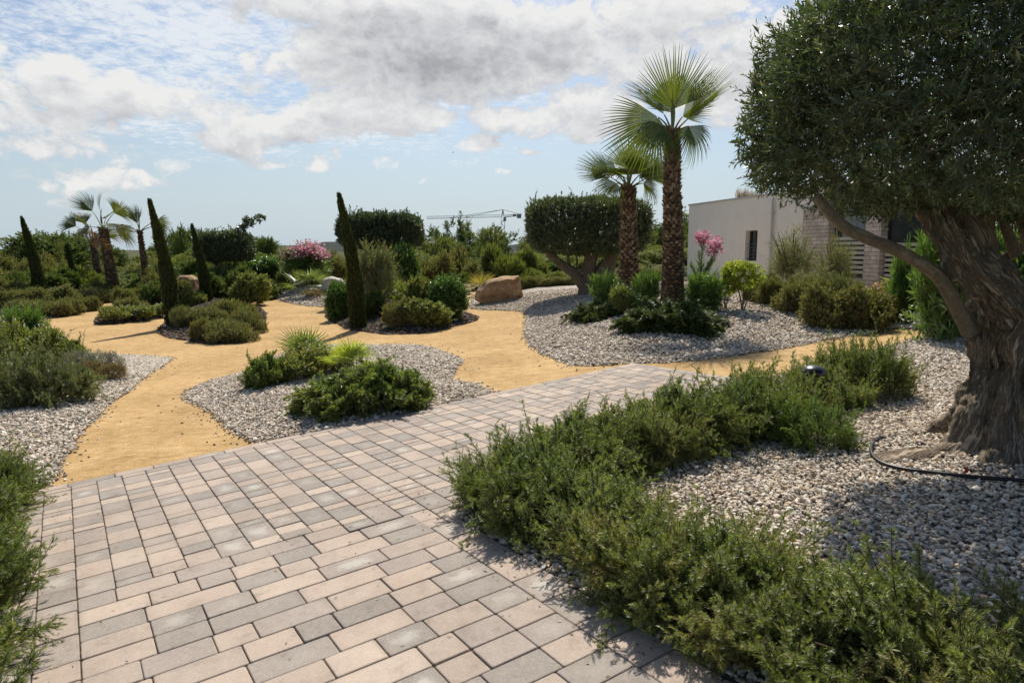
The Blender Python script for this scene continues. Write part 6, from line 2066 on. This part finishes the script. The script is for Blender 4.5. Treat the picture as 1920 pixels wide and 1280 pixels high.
# white flowering plant below the oleander
def white_flowers():
    g = G(1772, 636); loc = np.array([g[0], g[1] + .15, float(gz(g[0], g[1] + .15))])
    r = np.random.default_rng(3)
    n = 60
    P = r.normal(0, .13, (n, 3)) * [1.2, .8, 0]; Dd = unit([0, 0, 1] + r.normal(0, .4, (n, 3)))
    lv, st = sprigs(P, Dd, r.uniform(.15, .36, n), r.normal(0, .1, (n, 3)), 14, .035, .012, .8, r, stem=.002)
    Q = P.repeat(12, 0) + np.repeat(Dd, 12, 0) * r.uniform(.15, .36, (n * 12, 1)) + r.normal(0, .02, (n * 12, 3)); Dp = unit(r.normal(0, 1, Q.shape))
    o = plant_mesh('white_flower', [(*lv, 0), (*st, 1), (*leaf_quads(Q, Dp, perp(Dp, r), np.full(len(Q), .026), np.full(len(Q), .024)), 2)], [L_GREY, M_TWIGG, L_WHITE])
    o.location = loc
    tag(o, 'white flowering plant on the pebbles below the glossy oleander', 'flower')
    g = G(792, 611); Q = r.normal(0, .06, (60, 3)) + [0, 0, .12]; Dp = unit(r.normal(0, 1, Q.shape) + [0, 0, .5])
    P = r.normal(0, .04, (16, 3)) * [1, 1, 0]; Dd = unit([0, 0, 1] + r.normal(0, .4, (16, 3)))
    lv, st = sprigs(P, Dd, r.uniform(.08, .16, 16), r.normal(0, .1, (16, 3)), 10, .03, .012, .8, r, stem=.002)
    o = plant_mesh('yellow_flower', [(*lv, 0), (*st, 1), (*leaf_quads(Q, Dp, perp(Dp, r), np.full(60, .05), np.full(60, .045)), 2)], [L_BRIGHT, M_TWIG, L_YELL])
    o.location = (g[0], g[1], float(gz(g[0], g[1])))
    tag(o, 'small yellow flowers at the front edge of the central mulched bed', 'flower')
    # broad-leaved lime plant near the pot
    D = 12.0; x = W3(1690, YH, D)[0]; z = float(gz(x, D))
    V = []; F = []
    m = MB()
    for i in range(13):
        a = r.uniform(0, 6.28); h = np.array([math.cos(a), math.sin(a), 0]); L = r.uniform(.35, .6); wd = r.uniform(.06, .10); s = np.array([-h[1], h[0], 0])
        e = r.uniform(.5, 1.2)
        pts = [h * L * t * math.cos(e) + np.array([0, 0, .35 + L * t * math.sin(e) - .35 * L * t * t]) for t in np.linspace(0, 1, 7)]
        ww = [0.01, .6, .95, 1, .85, .5, .03]
        V = []; 
        for p, q in zip(pts, ww): V += [p - s * wd * q + [0, 0, .02 * q], p, p + s * wd * q + [0, 0, .02 * q]]
        m.add(V, [[j * 3 + c, j * 3 + c + 1, j * 3 + c + 4, j * 3 + c + 3] for j in range(6) for c in (0, 1)])
        m.tube([(0, 0, 0), pts[0]], [.012, .01], 5, mi=1)
    o = m.build('broad_leaved_plant', [L_LIME, M_PETIOLE]); o.location = (x, D, z)
    tag(o, 'lime green broad-leaved plant beside the flower pot', 'plant')


white_flowers()


def flower_pot():
    D = 12.6; x = W3(1664, YH, D)[0]; z = float(gz(x, D))
    top = W3(1664, 556, D)[2] - z
    root = empty('flower_pot', (x, D, z)); tag(root, 'round stone pot with a pinkish plant near the house', 'plant pot')
    m = MB(); prof = [(.14, 0), (.17, .02), (.22, top * .5), (.25, top * .86), (.27, top * .88), (.27, top), (.235, top), (.225, top - .05), (.0, top - .06)]
    seg = 28; V = []; F = []
    for rr, zz in prof:
        for j in range(seg):
            a = j / seg * 2 * math.pi; V.append((rr * math.cos(a), rr * math.sin(a), zz))
    for i in range(len(prof) - 1):
        for j in range(seg):
            F.append([i * seg + j, i * seg + (j + 1) % seg, (i + 1) * seg + (j + 1) % seg, (i + 1) * seg + j])
    m.add(V, F); m.build('pot', simple('stone_pot', (.36, .32, .28), .8, .2, nscale=9, namp=.2, bstr=.3), root, smooth=True)
    pl = shrub('plant', 240, w=.62, h=.45, n=130, K=10, lL=.05, lW=.03, lm=leaf_mat('pinkish_leaf', [(0, (.12, .10, .05)), (.5, (.28, .17, .13)), (1, (.45, .28, .25))], .3), base=0, stems=3)
    C.objects.link(pl); pl.parent = root; pl.location = (0, 0, top - .06)


flower_pot()


def drip_hose():
    px = [(1668, 822), (1650, 826), (1636, 838), (1633, 852), (1642, 866), (1662, 877), (1700, 886), (1750, 892), (1810, 899), (1870, 904), (1930, 908), (2010, 912), (2120, 905)]
    pts = []
    for a, b in px:
        g = G(a, b); pts.append((g[0], g[1], g[2] + .022))
    pts[0] = (pts[0][0], pts[0][1], pts[0][2] - .03)
    m = MB(); m.tube(spline(pts, 110), [.0115, .0115], 12)
    root = m.build('drip_hose', simple('black_rubber', (.018, .018, .018), .42, .4), smooth=True)
    tag(root, 'black irrigation hose curving over the pebbles in front of the olive trunk', 'hose')
    g = G(1811, 894)
    m = MB(); m.tube([(g[0], g[1], g[2] + .03), (g[0], g[1], g[2] + .052)], [.011, .009], 10); m.tube([(g[0], g[1], g[2] + .050), (g[0] + .004, g[1], g[2] + .062)], [.005, .004], 8)
    m.build('dripper', simple('red_plastic', (.45, .03, .025), .4, .4), root, smooth=True)


drip_hose()


def garden_lamp():
    D = 5.5; x = W3(1539, YH, D)[0]; z = float(gz(x, D))
    top = W3(1539, 684, D)[2] - z; r0 = 23 / FPX * D
    root = empty('garden_lamp', (x, D, z)); tag(root, 'black domed garden lamp half hidden in the rosemary', 'lamp')
    M = simple('black_metal', (.012, .012, .014), .28, .6)
    m = MB(); m.tube([(0, 0, -.05), (0, 0, top - .10)], [.022, .022], 16); m.build('post', M, root, smooth=True)
    V = []; F = []; seg = 32; rows = 9
    prof = [(r0 * math.cos(t), top - r0 * .62 + r0 * .62 * math.sin(t)) for t in np.linspace(0, math.pi / 2 - .02, rows)] 
    prof = [(r0 * .5, top - r0 * .95), (r0 * .96, top - r0 * .78)] + prof
    for rr, zz in prof:
        for j in range(seg):
            a = j / seg * 2 * math.pi; V.append((rr * math.cos(a), rr * math.sin(a), zz))
    for i in range(len(prof) - 1):
        for j in range(seg):
            F.append([i * seg + j, i * seg + (j + 1) % seg, (i + 1) * seg + (j + 1) % seg, (i + 1) * seg + j])
    m = MB(); m.add(V, F); m.build('lamp_head', M, root, smooth=True)


garden_lamp()


def bird():
    D = 60.0; p = W3(849, 286, D)
    m = MB()
    m.tube(spline([(-.16, 0, 0), (-.05, 0, .01), (.06, 0, .02), (.15, 0, .0)], 8), [.015, .045, .05, .01], 8)
    for s in (-1, 1):
        m.add([(-.04, 0, .03), (.06, 0, .03), (.03, s * .20, .10), (-.02, s * .20, .10), (-.06, s * .40, .05), (-.05, s * .40, .05)], [[0, 1, 2, 3]])
        m.add([(-.02, s * .20, .10), (.03, s * .20, .10), (-.05, s * .42, .05)], [[0, 1, 2]])
    o = m.build('bird', simple('bird_feather', (.06, .055, .05), .8)); o.location = tuple(p); o.rotation_euler = (0, 0, .5); o.scale = (.55, .55, .55)
    tag(o, 'small dark bird flying in the gap between the clouds', 'bird')


bird()
for o in C.objects:
    strip(o)
